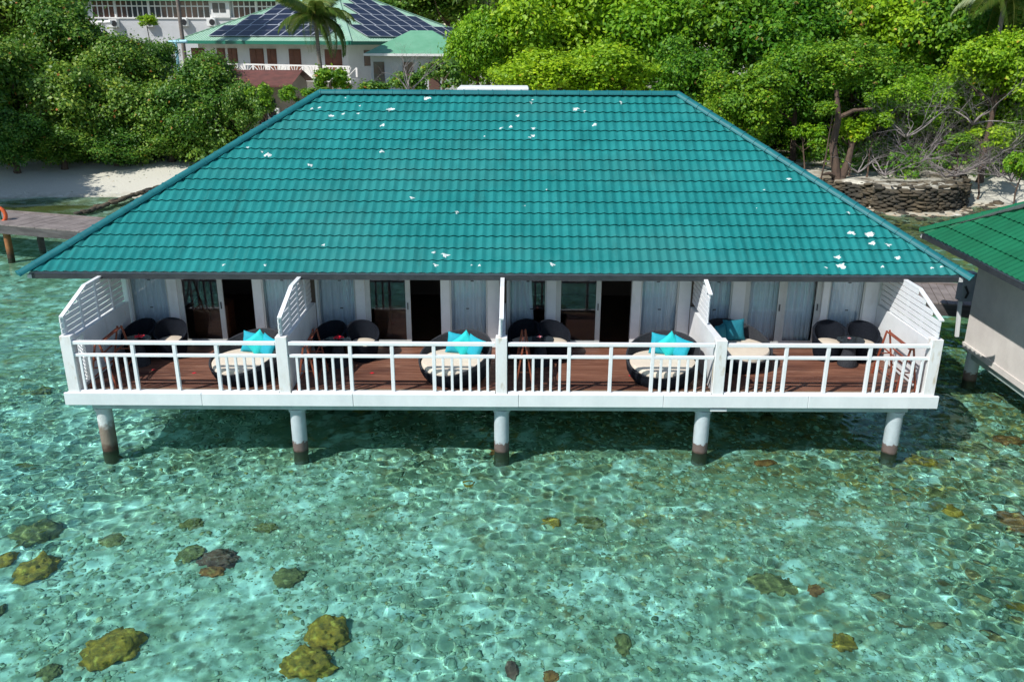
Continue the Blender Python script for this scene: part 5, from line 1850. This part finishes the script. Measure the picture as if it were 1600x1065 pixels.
# walls
IN = 1.3
MB().box(-EL + IN, IN, 1.2, -IN, ER - IN, ez - 0.14).build('wall', M['bwhite'], sb)
FZ = ez - 2.75     # upper floor level
MB().box(-EL + 0.2, 0.25, FZ - 0.25, -0.3, IN - 0.003, FZ).build('balcony_slab', M['bwhite'], sb)
par = MB().box(-EL + 0.2, 0.25, FZ + 0.003, -0.3, 0.33, FZ + 0.18).box(-EL + 0.2, 0.25, FZ + 0.86, -0.3, 0.35, FZ + 0.98).build('parapet', M['bwhite'], sb)
me_ = MB().bar((0, 0.29, FZ + 0.18), (0, 0.29, FZ + 0.86), 0.07, 0.05).mesh('baluster', M['bwhite'])
for k in range(11):
    xx = -EL + 0.6 + k * 1.82
    fan = MB()
    for a in (-50, -25, 0, 25, 50):
        fan.bar((xx, 0.30, FZ + 0.18), (xx + 0.75 * math.tan(rad(a)), 0.30, FZ + 0.86), 0.06, 0.05)
    fan.bar((xx + 0.9, 0.30, FZ + 0.18), (xx + 0.9, 0.30, FZ + 0.86), 0.16, 0.07)
    fan.build('fan_baluster', M['bwhite'], par)
rot = Matrix.Rotation(YAW, 4, 'Z')
pW = Vector((C0.x, C0.y, 0)) + rot @ Vector((0, IN, 0))
nW = rot @ Vector((0, -1, 0))
inv = (Matrix.Translation((C0.x, C0.y, 0)) @ rot).inverted()
for pxa, pxb in ((300, 320), (340, 352), (357, 371), (391, 412), (418, 432), (452, 470), (508, 534)):
    a = inv @ at_plane(pxa, 85, pW, nW)
    b = inv @ at_plane(pxb, 85, pW, nW)
    dr = MB().box(a.x, IN - 0.06, FZ + 0.01, b.x, IN + 0.02, FZ + 2.15).build('brown_door', M['brown_door'], sb)
    n_ = 2
    for q in range(n_):
        w_ = (b.x - a.x) / n_
        for r_ in range(4):
            MB().box(a.x + q * w_ + 0.07, IN - 0.085, FZ + 0.12 + r_ * 0.5, a.x + (q + 1) * w_ - 0.07, IN - 0.062, FZ + 0.55 + r_ * 0.5).build('panel', M['brown_door'], dr)
for yy in (3.2, 8.0, 13.0):
    MB().box(-IN - 0.02, yy, FZ + 0.9, -IN + 0.05, yy + 1.2, FZ + 2.1).build('window', M['pane'], sb)
p_ = at_y(273, 66, 70)
pp = thing('drain_pipe', 'pale blue drain pipe below the left corner of the solar roof', 'pipe', (p_.x + 0.1, 69.9, 1.2))
MB().tube([(0, 0, 0), (0, 0, p_.z - 1.2)], 0.12, 8).tube([(-0.5, 0, p_.z - 1.2), (0.9, 0, p_.z - 1.15)], 0.13, 8).build('pipe_run', M['blue_pipe'], pp)

# green roofed wing right of it
w0, w1_ = at_y(568, 84, 62), at_y(735, 84, 62)
wg = thing('green_roofed_wing', 'low white wing with a mid green metal roof beside the solar roofed building', 'building', (w0.x, 62, 0))
WX = w1_.x - w0.x
zt = w0.z
MB().add([(0, 0, zt), (WX, 0, zt), (WX, 7, zt), (0, 7, zt), (2.9, 3.5, zt + 1.55), (WX - 2.9, 3.5, zt + 1.55), (0, 0, zt - .1), (WX, 0, zt - .1), (WX, 7, zt - .1), (0, 7, zt - .1)],
         [(0, 1, 5, 4), (1, 2, 5), (2, 3, 4, 5), (3, 0, 4), (9, 8, 7, 6), (0, 6, 7, 1), (1, 7, 8, 2), (2, 8, 9, 3), (3, 9, 6, 0)]).build('roof', M['mid_green'], wg)
MB().bar((0, -0.03, zt - 0.07), (WX, -0.03, zt - 0.07), 0.08, 0.16).build('gutter', M['ac_white'], wg)
MB().box(0.35, 0.7, 1.2, WX - 0.5, 6.3, zt - 0.11).build('wall', M['bwall'], wg)
for x_ in (0.55, 2.6, 4.4):
    MB().box(x_, 0.64, zt - 2.5, x_ + 0.75, 0.72, zt - 0.55).build('window', M['pane'], wg)
bw_ = thing('boundary_wall', 'bright white garden wall glimpsed between the shrubs behind the ridge', 'wall', (at_y(665, 140, 57).x, 57, 1.3))
MB().box(-8.0, 0, 0, 5.6, 0.25, 2.4).box(-8.05, -0.03, 2.403, 5.65, 0.28, 2.5).build('panel', M['bwhite'], bw_)

# long pale block at the upper left
q0, q1 = at_y(112, 2, 96), at_y(470, 2, 96)
zb, zs = at_y(200, 28, 96).z, at_y(200, 3, 96).z
pb_ = thing('pale_block', 'long pale two storey block with a row of gridded windows at the upper left', 'building', (q0.x, 96, 0))
BX = q1.x - q0.x
MB().box(0, 0.0, 1.2, BX, 10, zb - 0.003).build('lower_wall', M['bwall'], pb_)
MB().box(0, 0.35, zb, BX, 10, zs + 0.1).build('upper_wall', M['bwall'], pb_)
MB().box(-0.5, -0.7, zs + 0.103, BX + 0.5, 10.5, zs + 0.5).build('roof_edge', M['mid_green'], pb_)
MB().box(-0.1, -0.12, zb - 0.1, BX, 0.346, zb + 0.04).build('sill_ledge', M['bwhite'], pb_)
kx = BX / (470 - 112)
for a, b, n in ((140, 175, 4), (178, 228, 6), (230, 276, 5), (278, 325, 5), (362, 397, 4), (400, 430, 4)):
    x0_, x1_ = (a - 112) * kx, (b - 112) * kx
    fr_ = MB()
    pwid = (x1_ - x0_) / n
    for q in range(n + 1):
        fr_.box(x0_ + q * pwid - 0.05, 0.22, zb + 0.045, x0_ + q * pwid + 0.05, 0.34, zs + 0.09)
    hm = zb + (zs - zb) * 0.70
    fr_.box(x0_ + 0.05, 0.235, hm, x1_ - 0.05, 0.33, hm + 0.12)
    win = fr_.build('window', M['bwhite'], pb_)
    for q in range(n):
        for z0_, z1_ in ((zb + 0.05, hm - 0.002), (hm + 0.122, zs + 0.08)):
            MB().box(x0_ + q * pwid + 0.052, 0.28, z0_, x0_ + (q + 1) * pwid - 0.052, 0.32, z1_).build('pane', M['pane'], win)
    MB().box(x1_ - 0.02 + 0.07, 0.1, zb + 0.045, x1_ + 0.22, 0.34, zs + 0.1).build('column', M['bwhite'], pb_)
x0_, x1_ = (329 - 112) * kx, (358 - 112) * kx
en = MB().box(x0_, -0.2, zb + 0.041, x1_, 0.34, zs + 0.1).build('stair_bay', M['bwhite'], pb_)
for a, b in ((332, 341), (343, 352)):
    MB().box((a - 112) * kx, -0.24, zb + 0.55, (b - 112) * kx, -0.202, zs - 0.1).build('window', M['pane'], pb_)
acs = [(177, 37, 'leftmost of the air conditioner units on the pale block'), (232, 36, 'air conditioner unit behind the yellow treetop'), (286, 35, 'air conditioner unit just right of the grey palm trunk'), (330, 35, 'air conditioner unit next to the green roof edge')]
for px, py, lb in acs:
    c = at_y(px, py, 95.5)
    t_ = thing('air_conditioner', lb, 'air conditioner', (c.x, 95.55, c.z), 0, 'air conditioners on the pale block')
    MB().box(-0.45, -0.15, -0.4, 0.45, 0.42, 0.4, b=0.03).build('casing', M['ac_white'], t_)
    MB().tube([(0.12, -0.16, 0), (0.12, -0.19, 0)], 0.30, 16).build('fan_grille', M['black'], t_)
c = at_y(158, 50, 80)
sp = thing('sign_post', 'white forked post standing before the pale block', 'post', (c.x, 80, 1.3))
MB().tube([(0, 0, 0), (0, 0, c.z - 1.3 + 0.8)], 0.4, 8).tube([(-0.7, 0, c.z - 0.6), (1.0, 0, c.z - 0.5)], 0.2, 6).build('shaft', M['bwhite'], sp)

# brown roofed house near the left hip
h0, h1 = at_y(372, 130, 58), at_y(452, 130, 58)
bh = thing('brown_roofed_house', 'small tan house with a brown tiled roof behind the left hip', 'house', (h0.x, 58, 0))
HX = h1.x - h0.x
zt = h0.z
MB().add([(-1, -1.0, zt - 0.1), (HX + .35, -1.0, zt - 0.1), (HX + .35, 2.5, zt + 0.75), (-1, 2.5, zt + 0.75), (HX + .35, 6, zt - .1), (-1, 6, zt - .1), (-1, -1.0, zt - 0.2), (HX + .35, -1.0, zt - 0.2)],
         [(0, 1, 2, 3), (3, 2, 4, 5), (0, 6, 7, 1)]).build('roof', M['brown_roof'], bh)
mb = MB().box(0, 0.2, 1.2, HX, 5, zt - 0.12)
mb.add([(HX + .003, 0.2, zt - 0.12), (HX + .003, 5, zt - 0.12), (HX + .003, 2.5, zt + 0.6)], [(0, 1, 2)])
mb.build('wall', M['tan_wall'], bh)
for px in (388, 398):
    c = at_y(px, 170, 57.2)
    MB().box(c.x - h0.x - 0.16, -0.9, 1.25, c.x - h0.x + 0.16, -0.6, zt - 0.35).build('column', M['bwhite'], bh)
c = at_y(416, 170, 58)
MB().box(c.x - h0.x - 0.5, 0.15, 2.0, c.x - h0.x + 0.6, 0.197, zt - 1.0).build('doorway', M['black'], bh)
c = at_y(427, 178, 57.6)
t_ = thing('air_conditioner', 'outdoor air conditioner beside the dark doorway of the tan house', 'air conditioner', (c.x, 57.75, c.z))
MB().box(-0.38, -0.15, -0.35, 0.38, 0.2, 0.35, b=0.02).build('casing', M['ac_white'], t_)
MB().tube([(-0.05, -0.16, 0), (-0.05, -0.18, 0)], 0.26, 16).build('fan_grille', M['black'], t_)
